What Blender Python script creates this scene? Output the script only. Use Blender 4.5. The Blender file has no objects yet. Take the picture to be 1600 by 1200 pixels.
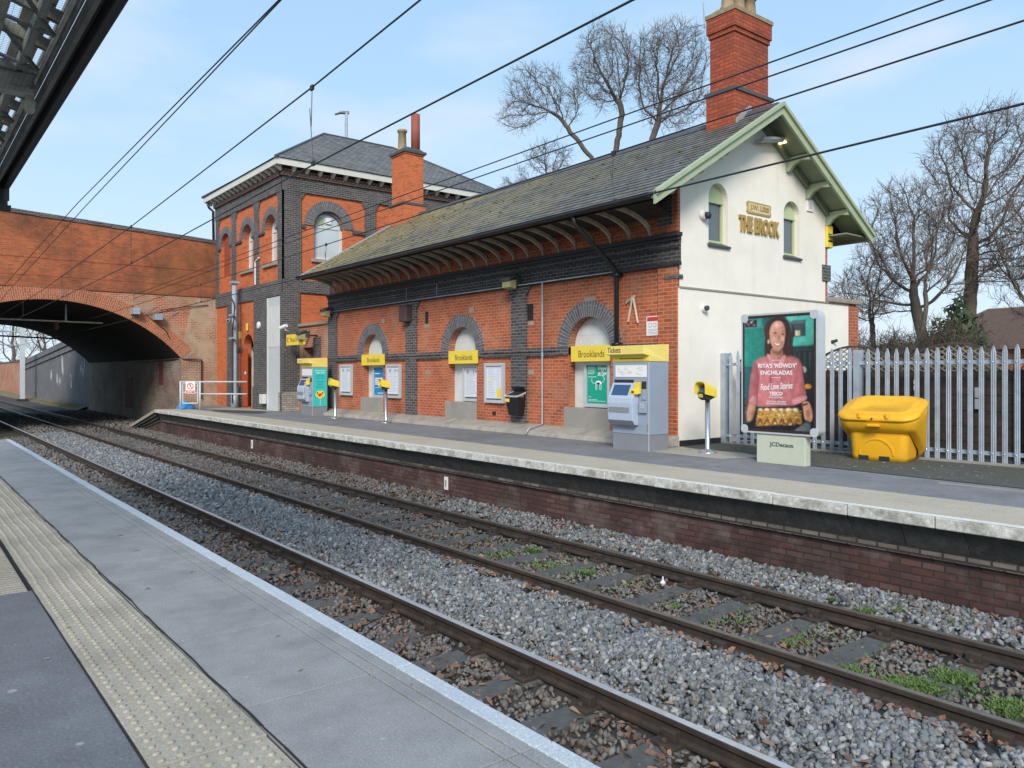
import bpy, math, random
import numpy as np
from mathutils import Vector, Matrix
from mathutils.geometry import tessellate_polygon
R = math.radians
PI = math.pi
scene = bpy.context.scene
COL = scene.collection
random.seed(11)
RNG = np.random.default_rng(5)
ORI = {}
V = Vector

# ------------------------------------------------------------------ mesh builder
class MB:
    def __init__(s):
        s.v = []; s.f = []; s.uv = []; s.mi = []; s.cur = 0
    def add(s, pts, faces, uvs=None):
        b = len(s.v)
        s.v.extend([tuple(p) for p in pts])
        for k, f in enumerate(faces):
            s.f.append([b + i for i in f]); s.uv.append(uvs[k] if uvs else None); s.mi.append(s.cur)
        return s
    def box(s, x0, x1, y0, y1, z0, z1):
        p = [(x, y, z) for x in (x0, x1) for y in (y0, y1) for z in (z0, z1)]
        return s.add(p, [(0,1,3,2),(4,6,7,5),(0,4,5,1),(2,3,7,6),(0,2,6,4),(1,5,7,3)])
    def fbox(s, F, a0, a1, b0, b1, c0, c1):
        p = [F(a, b, c) for a in (a0, a1) for b in (b0, b1) for c in (c0, c1)]
        return s.add(p, [(0,1,3,2),(4,6,7,5),(0,4,5,1),(2,3,7,6),(0,2,6,4),(1,5,7,3)])
    def quad(s, *p, uv=None):
        return s.add(p, [tuple(range(len(p)))], [uv] if uv else None)
    def prism(s, F, loop, c0, c1):
        n = len(loop)
        p = [F(a, b, c0) for a, b in loop] + [F(a, b, c1) for a, b in loop]
        fs = [tuple((i, (i+1) % n, n+(i+1) % n, n+i)) for i in range(n)]
        t = tessellate_polygon([[V((a, b, 0)) for a, b in loop]])
        fs += [tuple(q) for q in t] + [tuple(n+i for i in q) for q in t]
        return s.add(p, fs)
    def flat(s, F, loop, c):
        t = tessellate_polygon([[V((a, b, 0)) for a, b in loop]])
        return s.add([F(a, b, c) for a, b in loop], [tuple(q) for q in t])
    def wall(s, F, outer, holes=(), depth=.2, c=0.0):
        loops = [outer] + list(holes)
        flatp = [q for l in loops for q in l]
        t = tessellate_polygon([[V((a, b, 0)) for a, b in l] for l in loops])
        s.add([F(a, b, c) for a, b in flatp], [tuple(q) for q in t])
        for h in holes:
            n = len(h)
            p = [F(a, b, c) for a, b in h] + [F(a, b, c-depth) for a, b in h]
            L = 0; us = []
            for i in range(n):
                us.append(L); L += math.dist(h[i], h[(i+1) % n])
            us.append(L)
            s.add(p, [(i, (i+1) % n, n+(i+1) % n, n+i) for i in range(n)],
                  [[(0, us[i]), (0, us[i+1]), (depth, us[i+1]), (depth, us[i])] for i in range(n)])
        return s
    def ring(s, F, cx, cz, ri, ro, c0, c1, a0=0., a1=PI, n=24):
        for i in range(n):
            t0 = a0+(a1-a0)*i/n; t1 = a0+(a1-a0)*(i+1)/n
            q = lambda r, t, c: F(cx+r*math.cos(t), cz+r*math.sin(t), c)
            rm = (ri+ro)/2
            u0, u1 = t0*rm, t1*rm
            s.add([q(ri,t0,c1), q(ro,t0,c1), q(ro,t1,c1), q(ri,t1,c1)], [(0,1,2,3)], [[(0,u0),(ro-ri,u0),(ro-ri,u1),(0,u1)]])
            s.add([q(ri,t0,c0), q(ri,t0,c1), q(ri,t1,c1), q(ri,t1,c0)], [(0,1,2,3)], [[(0,u0),(c1-c0,u0),(c1-c0,u1),(0,u1)]])
            s.add([q(ro,t0,c0), q(ro,t0,c1), q(ro,t1,c1), q(ro,t1,c0)], [(0,1,2,3)], [[(0,u0),(c1-c0,u0),(c1-c0,u1),(0,u1)]])
        return s
    def tube(s, pts, r, n=8, cap=True):
        pts = [V(p) for p in pts]
        rs = r if isinstance(r, (list, tuple)) else [r]*len(pts)
        rings = []
        up = None
        for i, p in enumerate(pts):
            d = (pts[min(i+1, len(pts)-1)] - pts[max(i-1, 0)])
            d = d.normalized() if d.length > 1e-9 else V((0,0,1))
            if up is None:
                up = V((0,0,1)) if abs(d.z) < .9 else V((1,0,0))
            a = (up - d*up.dot(d))
            a = a.normalized() if a.length > 1e-6 else d.orthogonal().normalized()
            b = d.cross(a); up = a
            rings.append([p + a*(rs[i]*math.cos(2*PI*k/n)) + b*(rs[i]*math.sin(2*PI*k/n)) for k in range(n)])
        return s.loft(rings, cap, cap)
    def loft(s, rings, cap0=True, cap1=True):
        n = len(rings[0]); P = [p for r in rings for p in r]; fs = []
        for j in range(len(rings)-1):
            for i in range(n):
                fs.append((j*n+i, j*n+(i+1) % n, (j+1)*n+(i+1) % n, (j+1)*n+i))
        if cap0: fs.append(tuple(reversed(range(n))))
        if cap1: fs.append(tuple((len(rings)-1)*n+i for i in range(n)))
        return s.add(P, fs)
    def lathe(s, prof, c=(0,0,0), n=16):
        return s.loft([[(c[0]+r*math.cos(2*PI*k/n), c[1]+r*math.sin(2*PI*k/n), c[2]+z) for k in range(n)] for r, z in prof])
    def build(s, name, mat, parent=None, smooth=False, bevel=0, local=False, seg=2, autosm=None):
        me = bpy.data.meshes.new(name)
        o = V((0,0,0))
        if parent is not None and not local: o = ORI.get(parent.name, V((0,0,0)))
        me.from_pydata([(p[0]-o.x, p[1]-o.y, p[2]-o.z) for p in s.v], [], s.f)
        ul = me.uv_layers.new(name='UVMap')
        buf = []
        vs = s.v
        for k, f in enumerate(s.f):
            if s.uv[k] is not None:
                for q in s.uv[k]: buf.extend(q)
            else:
                a, b, c = V(vs[f[0]]), V(vs[f[1]]), V(vs[f[2]])
                nn = (b-a).cross(c-a)
                if nn.length < 1e-12 and len(f) > 3: nn = (c-a).cross(V(vs[f[3]])-a)
                ax, ay, az = abs(nn.x), abs(nn.y), abs(nn.z)
                if ay >= ax and ay >= az:
                    for i in f: buf.extend((vs[i][0], vs[i][2]))
                elif ax >= az:
                    for i in f: buf.extend((vs[i][1], vs[i][2]))
                else:
                    for i in f: buf.extend((vs[i][0], vs[i][1]))
        ul.data.foreach_set('uv', buf)
        for m in (mat if isinstance(mat, (list, tuple)) else [mat]): me.materials.append(m)
        if isinstance(mat, (list, tuple)): me.polygons.foreach_set('material_index', s.mi)
        if smooth: me.polygons.foreach_set('use_smooth', [True]*len(me.polygons))
        me.update()
        ob = bpy.data.objects.new(name, me); COL.objects.link(ob)
        if parent is not None: ob.parent = parent; ORI[ob.name] = o.copy()
        else: ORI[ob.name] = V((0,0,0))
        if bevel:
            m = ob.modifiers.new('bevel', 'BEVEL'); m.width = bevel; m.segments = seg; m.limit_method = 'ANGLE'; m.angle_limit = R(40)
            m.harden_normals = False
        return ob

def tag(o, label=None, cat=None, group=None, kind=None):
    if label: o['label'] = label
    if cat: o['category'] = cat
    if group: o['group'] = group
    if kind: o['kind'] = kind
    return o
def struct(o): o['kind'] = 'structure'; return o
def thing(name, label, cat, loc, group=None, rz=0):
    o = bpy.data.objects.new(name, None); COL.objects.link(o)
    o.location = loc; o.rotation_euler = (0, 0, rz); o.empty_display_size = .2
    ORI[o.name] = V(loc)
    return tag(o, label, cat, group)
def kids(o): return [c for c in bpy.data.objects if c.parent == o]
def copy_tree(o, parent=None):
    c = o.copy(); COL.objects.link(c)
    if parent is not None: c.parent = parent
    for ch in kids(o): copy_tree(ch, c)
    return c
def FR(o, u, v, n):
    o, u, v, n = V(o), V(u), V(v), V(n)
    return lambda a, b, c=0.0: o + u*a + v*b + n*c
def FY(y): return FR((0, y, 0), (1,0,0), (0,0,1), (0,-1,0))      # faces the camera side of the line
def FX(x): return FR((x, 0, 0), (0,1,0), (0,0,1), (1,0,0))       # faces along the line
def FZ(z): return FR((0, 0, z), (1,0,0), (0,1,0), (0,0,1))
def arch(cx, z0, zs, r, n=18):
    return [(cx-r, z0), (cx+r, z0)] + [(cx+r*math.cos(PI*i/n), zs+r*math.sin(PI*i/n)) for i in range(n+1)]
def rect(a0, a1, b0, b1): return [(a0,b0),(a1,b0),(a1,b1),(a0,b1)]
def rrect(a0, a1, b0, b1, r, n=6):
    L = []
    for cx, cy, t in ((a1-r,b0+r,-PI/2),(a1-r,b1-r,0),(a0+r,b1-r,PI/2),(a0+r,b0+r,PI)):
        L += [(cx+r*math.cos(t+PI/2*i/n), cy+r*math.sin(t+PI/2*i/n)) for i in range(n+1)]
    return L
def spline(P, k=5):
    L = []; n = len(P)
    for i in range(n):
        p0, p1, p2, p3 = (V(P[(i+j-1) % n]) for j in range(4))
        for q in range(k):
            t = q/k
            L.append(tuple(.5*((2*p1)+(p2-p0)*t+(2*p0-5*p1+4*p2-p3)*t*t+(3*p1-p0-3*p2+p3)*t**3)))
    return L
def ell(cx, cy, rx, ry, n=14): return [(cx+rx*math.cos(2*PI*i/n), cy+ry*math.sin(2*PI*i/n)) for i in range(n)]

def text(name, s, F, a, b, c, w, h, mat, parent=None, depth=.004, bold=0.0, align='C', rot=0.0, font_shear=0.0):
    cu = bpy.data.curves.new('t', 'FONT'); cu.body = s; cu.size = 1; cu.extrude = .01; cu.offset = bold; cu.shear = font_shear
    cu.resolution_u = 3
    ob = bpy.data.objects.new('t', cu); COL.objects.link(ob)
    dg = bpy.context.evaluated_depsgraph_get(); dg.update()
    me = bpy.data.meshes.new_from_object(ob.evaluated_get(dg))
    co = np.array([v.co[:] for v in me.vertices]); fs = [tuple(p.vertices) for p in me.polygons]
    COL.objects.unlink(ob); bpy.data.objects.remove(ob); bpy.data.meshes.remove(me)
    mn, mx = co.min(0), co.max(0)
    sx = w/(mx[0]-mn[0]); sy = h/(mx[1]-mn[1])
    x = (co[:,0]-(mn[0]+mx[0])/2)*sx; y = (co[:,1]-(mn[1]+mx[1])/2)*sy
    if align == 'L': x = x + w/2
    z = np.where(co[:,2] > 0, depth, 0)
    cr, sr = math.cos(rot), math.sin(rot)
    mb = MB(); mb.add([F(a+x[i]*cr-y[i]*sr, b+x[i]*sr+y[i]*cr, c+z[i]) for i in range(len(x))], fs)
    return mb.build(name, mat, parent)

# ------------------------------------------------------------------ materials
def newmat(name):
    m = bpy.data.materials.new(name); m.use_nodes = True
    nt = m.node_tree; b = nt.nodes['Principled BSDF']
    return m, nt, nt.nodes, nt.links, b
def rgba(c): return (c[0], c[1], c[2], 1)
def mixc(nt, a, b, f, mode='MIX'):
    n = nt.nodes.new('ShaderNodeMix'); n.data_type = 'RGBA'; n.blend_type = mode
    for sock, val in ((n.inputs[0], f), (n.inputs[6], a), (n.inputs[7], b)):
        if hasattr(val, 'links'): nt.links.new(val, sock)
        elif isinstance(val, (int, float)): sock.default_value = val
        else: sock.default_value = rgba(val)
    return n.outputs[2]
def noise(nt, vec, scale, detail=4, rough=.6):
    n = nt.nodes.new('ShaderNodeTexNoise'); n.inputs['Scale'].default_value = scale
    n.inputs['Detail'].default_value = detail; n.inputs['Roughness'].default_value = rough
    if vec is not None: nt.links.new(vec, n.inputs['Vector'])
    return n.outputs['Fac']
def ramp(nt, f, p0, p1, c0=(0,0,0), c1=(1,1,1)):
    n = nt.nodes.new('ShaderNodeValToRGB'); n.color_ramp.elements[0].position = p0; n.color_ramp.elements[1].position = p1
    n.color_ramp.elements[0].color = rgba(c0); n.color_ramp.elements[1].color = rgba(c1)
    nt.links.new(f, n.inputs[0]); return n.outputs[0]
def math_n(nt, op, a, b=0.0):
    n = nt.nodes.new('ShaderNodeMath'); n.operation = op
    for sock, val in ((n.inputs[0], a), (n.inputs[1], b)):
        if hasattr(val, 'links'): nt.links.new(val, sock)
        else: sock.default_value = val
    return n.outputs[0]
def coords(nt, which='Object', scale=None):
    t = nt.nodes.new('ShaderNodeTexCoord'); o = t.outputs[which]
    if scale:
        mp = nt.nodes.new('ShaderNodeMapping'); mp.inputs['Scale'].default_value = scale
        nt.links.new(o, mp.inputs['Vector']); o = mp.outputs[0]
    return o
def position(nt):
    return nt.nodes.new('ShaderNodeNewGeometry').outputs['Position']
def bumpn(nt, b, h, strength, dist=.01):
    n = nt.nodes.new('ShaderNodeBump'); n.inputs['Strength'].default_value = strength; n.inputs['Distance'].default_value = dist
    nt.links.new(h, n.inputs['Height']); nt.links.new(n.outputs[0], b.inputs['Normal'])

def plain(name, col, rough=.6, metal=0., var=.25, scale=6, bump=0., bscale=60, dirt=None, dirt_amt=.5, dscale=2.5, spec=.5, streak=False):
    m, nt, N, L, b = newmat(name)
    co = coords(nt, 'Object', (1,1,.18) if streak else None)
    f = noise(nt, co, scale, 5)
    dk = tuple(c*(1-var) for c in col); lt = tuple(min(1, c*(1+var*.6)) for c in col)
    c = ramp(nt, f, .3, .7, dk, lt)
    if dirt: c = mixc(nt, c, dirt, math_n(nt, 'MULTIPLY', ramp(nt, noise(nt, co, dscale, 6, .7), .48, .68), dirt_amt))
    L.new(c, b.inputs['Base Color'])
    b.inputs['Roughness'].default_value = rough; b.inputs['Metallic'].default_value = metal
    b.inputs['Specular IOR Level'].default_value = spec
    if bump: bumpn(nt, b, noise(nt, coords(nt), bscale, 4), bump)
    return m

def brick(name, c1, c2, mortar, ms=.010, w=.225, h=.076, soot=(.02,.018,.017), soot_amt=.35, sscale=.7, patch=None, patch_amt=.6, pscale=.6, bump=.5, third=None, rough=.85, seed=0., plo=.5, phi=.62):
    m, nt, N, L, b = newmat(name)
    uv = coords(nt, 'UV')
    bt = N.new('ShaderNodeTexBrick'); L.new(uv, bt.inputs['Vector'])
    for k, v in (('Scale', 1), ('Mortar Size', ms), ('Mortar Smooth', .3), ('Bias', -.1), ('Brick Width', w), ('Row Height', h)): bt.inputs[k].default_value = v
    bt.inputs['Color1'].default_value = rgba(c1); bt.inputs['Color2'].default_value = rgba(c2); bt.inputs['Mortar'].default_value = rgba(mortar)
    pos = position(nt)
    if seed:
        mp = N.new('ShaderNodeMapping'); mp.inputs['Location'].default_value = (seed, seed*.7, seed*.3); L.new(pos, mp.inputs[0]); pos = mp.outputs[0]
    c = bt.outputs['Color']
    # a second brick grid, shifted by whole bricks, picks out odd bricks of another tone
    b2 = N.new('ShaderNodeTexBrick'); mp2 = N.new('ShaderNodeMapping'); mp2.inputs['Location'].default_value = (w*8, h*6, 0)
    L.new(uv, mp2.inputs[0]); L.new(mp2.outputs[0], b2.inputs['Vector'])
    for k, v in (('Scale', 1), ('Mortar Size', 0.0), ('Bias', 0), ('Brick Width', w), ('Row Height', h)): b2.inputs[k].default_value = v
    b2.inputs['Color1'].default_value = (0,0,0,1); b2.inputs['Color2'].default_value = (1,1,1,1); b2.inputs['Mortar'].default_value = (.5,.5,.5,1)
    odd = ramp(nt, b2.outputs['Color'], .62, .95)
    inv = math_n(nt, 'SUBTRACT', 1.0, bt.outputs['Fac'])
    c = mixc(nt, c, third or tuple(x*.55 for x in c1), math_n(nt, 'MULTIPLY', math_n(nt, 'MULTIPLY', odd, inv), .7))
    c = mixc(nt, c, tuple(min(1, x*1.5) for x in c2), math_n(nt, 'MULTIPLY', ramp(nt, noise(nt, pos, 9, 3), .45, .75), .3))
    if patch: c = mixc(nt, c, patch, math_n(nt, 'MULTIPLY', ramp(nt, noise(nt, pos, pscale, 7, .68), plo, phi), patch_amt))
    c = mixc(nt, c, soot, math_n(nt, 'MULTIPLY', ramp(nt, noise(nt, pos, sscale, 7, .7), .42, .7), soot_amt))
    L.new(c, b.inputs['Base Color']); b.inputs['Roughness'].default_value = rough
    hgt = math_n(nt, 'ADD', math_n(nt, 'MULTIPLY', bt.outputs['Fac'], -1.0), math_n(nt, 'MULTIPLY', noise(nt, pos, 60, 3), .35))
    bumpn(nt, b, hgt, bump, .012)
    return m

RED1, RED2 = (.50,.108,.034), (.39,.076,.025)
MORT = (.42,.31,.22)
m_red = brick('red_brick', RED1, RED2, MORT, ms=.0085, soot_amt=.42, patch=(.42,.22,.13), patch_amt=.5, pscale=1.5)
m_red2 = brick('tower_red_brick', (.56,.128,.034), (.47,.10,.028), (.44,.25,.15), ms=.006, soot_amt=.12, bump=.3)
m_blue = brick('blue_brick', (.066,.064,.070), (.036,.036,.040), (.25,.235,.22), ms=.009, soot=(.014,.013,.014), patch=(.13,.12,.115), patch_amt=.4, pscale=1.6, third=(.14,.12,.115), soot_amt=.3)
m_frieze = brick('dark_frieze_brick', (.045,.043,.045), (.024,.024,.026), (.20,.185,.17), ms=.0085, soot=(.010,.010,.010), soot_amt=.5, third=(.085,.075,.07))
m_blue_row = brick('blue_arch_brick', (.115,.118,.135), (.075,.078,.092), (.30,.28,.26), ms=.009, w=.5, h=.075, soot_amt=.15)
m_red_row = brick('red_arch_brick', (.47,.115,.042), (.34,.08,.032), (.42,.30,.20), ms=.012, w=.23, h=.078, soot_amt=.3, patch=(.42,.22,.13), patch_amt=.4)
m_chim = brick('chimney_brick', (.46,.085,.03), (.34,.06,.023), (.10,.06,.045), ms=.010, w=.24, h=.082, soot_amt=.35, sscale=1.1)
m_bridge = brick('bridge_brick', (.48,.118,.037), (.35,.08,.029), (.30,.165,.10), ms=.009, soot=(.035,.022,.014), soot_amt=.75, sscale=.55, patch=(.19,.09,.032), patch_amt=.6, pscale=.35)
m_spand = brick('old_bridge_brick', (.47,.115,.042), (.33,.08,.036), (.46,.36,.27), ms=.013, soot_amt=.3, patch=(.42,.29,.19), patch_amt=.75, pscale=.8, seed=3., plo=.47, phi=.58)
m_abut = brick('weathered_abutment_brick', (.34,.12,.06), (.24,.12,.07), (.44,.37,.28), ms=.014, soot=(.10,.075,.05), soot_amt=.5, patch=(.42,.33,.23), patch_amt=.9, pscale=.9, seed=7., plo=.42, phi=.55)
m_soffit = brick('black_arch_brick', (.012,.012,.012), (.02,.018,.016), (.03,.027,.025), soot_amt=.5, patch=(.07,.06,.05), patch_amt=.25)  # near-black brick lining the underside of the arch
m_inner = brick('tunnel_wall_brick', (.30,.245,.19), (.19,.155,.13), (.36,.31,.26), soot=(.06,.056,.052), soot_amt=.6, sscale=.35, patch=(.17,.045,.04), patch_amt=.6, pscale=.45, seed=2.)
m_wing = brick('dark_wing_brick', (.12,.12,.135), (.085,.086,.10), (.25,.245,.245), soot_amt=.3, patch=(.20,.20,.21), patch_amt=.4, pscale=1.2)
m_platbrick = brick('platform_wall_brick', (.105,.040,.032), (.060,.027,.024), (.036,.028,.026), ms=.011, soot=(.012,.011,.010), soot_amt=.65, sscale=.8, patch=(.20,.165,.145), patch_amt=.4, pscale=1.7, third=(.14,.08,.068))
m_ledge = brick('lime_stained_ledge', (.19,.165,.145), (.055,.035,.03), (.03,.026,.024), ms=.014, soot_amt=.5, sscale=1.2)
m_paleb = brick('whitewashed_brick', (.45,.43,.38), (.30,.25,.21), (.16,.14,.12), soot_amt=.35, sscale=3)
m_dent = brick('pink_corbel_brick', (.30,.19,.15), (.22,.13,.10), (.06,.04,.035), w=.16, h=.11, ms=.03, soot_amt=.2)
m_render = plain('cream_render', (.80,.765,.685), .85, var=.06, scale=1.2, bump=.18, bscale=14, dirt=(.60,.55,.46), dirt_amt=.25, dscale=.9)
def add_streaks(m, col, amt):
    nt = m.node_tree; b = nt.nodes['Principled BSDF']; src = b.inputs['Base Color'].links[0].from_socket
    st = ramp(nt, noise(nt, coords(nt, 'Object', (5.5, 5.5, .45)), 1.0, 6, .7), .56, .78); big = ramp(nt, noise(nt, coords(nt, 'Object'), .5, 3), .4, .65)
    nt.links.new(mixc(nt, src, col, math_n(nt, 'MULTIPLY', math_n(nt, 'MULTIPLY', st, big), amt)), b.inputs['Base Color'])
add_streaks(m_render, (.40,.37,.30), .5)
m_white = plain('white_paint', (.60,.62,.60), .55, var=.08, scale=3, dirt=(.42,.42,.39), dirt_amt=.35)
m_fascia = plain('grey_white_fascia', (.62,.62,.57), .6, var=.08, scale=2)
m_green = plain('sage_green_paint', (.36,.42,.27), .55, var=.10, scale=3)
m_greenw = plain('pale_green_window_paint', (.45,.52,.30), .5, var=.06, scale=3)
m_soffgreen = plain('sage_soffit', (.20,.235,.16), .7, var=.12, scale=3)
m_black = plain('black_iron', (.012,.012,.014), .45, var=.2)
m_dark = plain('dark_paint', (.022,.022,.025), .6, var=.2)
m_brackt = plain('cream_timber', (.50,.44,.35), .75, var=.25, scale=4, dirt=(.16,.13,.10), dirt_amt=.5)
m_soffit_wood = plain('dark_soffit_boards', (.03,.023,.02), .8, var=.3, scale=5)  # dark brown, taken darker for the deep shade under the eaves
m_conc = plain('concrete', (.30,.28,.25), .9, var=.15, scale=5, bump=.2, dirt=(.16,.15,.13), dirt_amt=.5)
m_conc2 = plain('plinth_concrete', (.34,.31,.27), .9, var=.18, scale=4, bump=.2, dirt=(.15,.14,.12), dirt_amt=.6)
m_stone = plain('stone_coping', (.32,.28,.23), .85, var=.2, scale=5, dirt=(.14,.13,.10))
m_slate_d = plain('slate_sill', (.07,.075,.085), .6, var=.2)
m_yel = plain('tram_yellow', (.80,.60,.06), .45, var=.04)
m_yelpale = plain('pale_yellow', (.78,.62,.16), .45, var=.05)
m_bin = plain('yellow_plastic', (.80,.42,.010), .5, var=.08, scale=2.5, bump=.08, bscale=90, dirt=(.42,.24,.05), dirt_amt=.38, dscale=4.5)
m_tvm = plain('blue_grey_metal', (.27,.32,.40), .45, var=.05, scale=2)
m_tvmd = plain('grey_machine_base', (.22,.23,.25), .5, var=.08)
m_tvmp = plain('pale_blue_console', (.40,.47,.58), .4, var=.05)
m_alu = plain('silver_frame', (.52,.55,.57), .35, .2, var=.06)
m_galv = plain('galvanised_steel', (.36,.42,.49), .5, .25, var=.18, scale=5)
m_steel = plain('stainless_steel', (.55,.56,.58), .25, .85, var=.06)
m_paleg = plain('pale_grey_paint', (.50,.54,.55), .5, var=.06)
m_cream = plain('pale_sage_metal', (.50,.53,.42), .5, var=.05, dirt=(.33,.34,.28), dirt_amt=.25)
m_orange = plain('red_door_paint', (.42,.075,.025), .5, var=.1)
m_signred = plain('sign_red', (.55,.04,.03), .5, var=.05)
m_signwhite = plain('sign_white', (.75,.75,.73), .5, var=.04)
m_ink = plain('dark_ink', (.03,.03,.035), .5, var=0)
m_inkgrey = plain('grey_ink', (.33,.36,.42), .6, var=0)
m_paper = plain('paper', (.66,.69,.76), .4, var=.03)
m_postblue = plain('poster_blue', (.015,.22,.48), .4, var=.03)
m_postgreen = plain('poster_green', (.005,.33,.23), .4, var=.03)
m_teal = plain('teal_vinyl', (.035,.52,.50), .4, var=.04)
m_wtext = plain('white_ink', (.82,.82,.80), .5, var=0)
m_gold = plain('gold_letter', (.42,.29,.09), .45, .2, var=.1)
m_goldd = plain('gold_pale', (.62,.50,.28), .5, var=.08)
m_bagwhite = plain('white_bag', (.68,.68,.70), .5, var=.06)
m_blueplastic = plain('blue_sheet', (.02,.27,.62), .45, var=.1)
m_screen = plain('dark_blue_screen', (.03,.08,.17), .15, var=.2, scale=2)
m_fl = plain('floodlight_body', (.05,.055,.06), .5)
m_lens = plain('pale_yellow_lens', (.36,.33,.16), .4, var=.1)
m_wood = plain('weathered_board', (.075,.052,.042), .85, var=.35, scale=9, bump=.3, bscale=20)
m_latt = plain('lattice_wood', (.24,.21,.16), .8, var=.25)
m_wire = plain('dark_wire', (.022,.024,.026), .55, var=.1)
m_rust = plain('rusty_rail', (.040,.030,.025), .75, var=.35, scale=14, bump=.15, dirt=(.085,.052,.034), dirt_amt=.5)
m_railtop = plain('worn_glint_rail_head', (.60,.62,.66), .3, .5, var=.12, scale=8)  # worn head; the bright sky reflection is put into the pale base colour
m_railtop2 = plain('dull_rail_head', (.20,.165,.135), .4, .4, var=.2, scale=8)
m_sleeper = plain('weathered_sleeper', (.095,.097,.095), .85, var=.35, scale=7, bump=.4, bscale=25, dirt=(.03,.027,.024), dirt_amt=.6)
m_canopy = plain('sooty_canopy_steel', (.20,.20,.18), .75, var=.3, scale=4)
m_canopyd = plain('dark_gutter', (.035,.03,.03), .6, var=.3, scale=4)
m_canopyb = plain('grey_canopy_boards', (.40,.40,.36), .8, var=.3, scale=3)
m_canopyl = plain('pale_glazing_strip', (.75,.75,.70), .5, var=.2)
m_pot = plain('chimney_pot_buff', (.30,.23,.14), .85, var=.3, scale=8)
m_potred = plain('chimney_flue_red', (.28,.075,.045), .75, var=.15)
m_bark = plain('bark', (.125,.10,.075), .9, var=.35, scale=4, dirt=(.10,.115,.05), dirt_amt=.5)
m_bark2 = plain('dark_bark', (.095,.078,.064), .9, var=.35, scale=4)
m_twig = plain('twig', (.12,.092,.074), .9, var=.25)
m_twig2 = plain('pale_twig', (.16,.12,.085), .9, var=.25)
m_ever = plain('evergreen_leaf', (.035,.06,.022), .7, var=.4, scale=5)
m_hedge = plain('hedge_twig', (.07,.058,.042), .9, var=.35)
m_weed = plain('weed_leaf', (.095,.165,.040), .6, var=.35, scale=20)
m_grassdry = plain('dry_grass', (.20,.175,.075), .8, var=.35, scale=9)
m_moss = plain('moss_pad', (.13,.14,.03), .95, var=.3, scale=20)
m_roofbrown = plain('brown_tiles', (.10,.062,.045), .85, var=.25, scale=6)
m_glass = plain('window_glass', (.10,.13,.16), .06, var=.15, scale=1, spec=.8)
m_glassw = plain('pale_window_glass', (.50,.57,.60), .08, var=.08, scale=1, spec=.7)
m_lead = plain('lead_flashing', (.33,.35,.37), .6, var=.15)
m_lamp = plain('lamp_housing', (.30,.31,.31), .4, .5)
m_ceramic = plain('insulator', (.11,.06,.04), .3)

def island(name, cols, rough=.8, bump=.2, tex=None):
    m, nt, N, L, b = newmat(name)
    g = N.new('ShaderNodeNewGeometry')
    r = N.new('ShaderNodeValToRGB'); r.color_ramp.interpolation = 'LINEAR'
    e = r.color_ramp.elements
    while len(e) < len(cols): e.new(.5)
    for i, c in enumerate(cols): e[i].position = i/(len(cols)-1); e[i].color = rgba(c)
    L.new(g.outputs['Random Per Island'], r.inputs[0])
    c = r.outputs[0]
    c = mixc(nt, c, (.03,.03,.03), math_n(nt, 'MULTIPLY', ramp(nt, noise(nt, g.outputs['Position'], 30, 3), .45, .75), .35))
    if tex:   # large-scale dust and dead leaf staining over the bed
        c = mixc(nt, c, tex, math_n(nt, 'MULTIPLY', ramp(nt, noise(nt, g.outputs['Position'], 1.3, 5), .45, .65), .55))
    L.new(c, b.inputs['Base Color']); b.inputs['Roughness'].default_value = rough
    bumpn(nt, b, noise(nt, g.outputs['Position'], 120, 3), bump, .005)
    return m
m_ballast = island('ballast_stone', [(.06,.068,.076),(.20,.218,.238),(.105,.118,.132),(.30,.312,.325),(.08,.09,.094),(.22,.205,.185),(.135,.15,.166),(.40,.40,.40)])
m_ballastb = island('dirty_ballast_stone', [(.07,.072,.075),(.16,.16,.158),(.17,.135,.11),(.10,.10,.10),(.25,.24,.22),(.13,.105,.088),(.18,.19,.20),(.085,.088,.09)], tex=(.085,.062,.05))
m_leaf = island('dead_leaf', [(.10,.05,.032),(.19,.10,.065),(.26,.14,.085),(.15,.085,.06),(.075,.045,.033),(.30,.20,.13)], .8, .1)

m_leafp = island('pale_dead_leaf', [(.36,.33,.27),(.25,.21,.16),(.42,.40,.34),(.18,.14,.10)], .8, .1)

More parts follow.
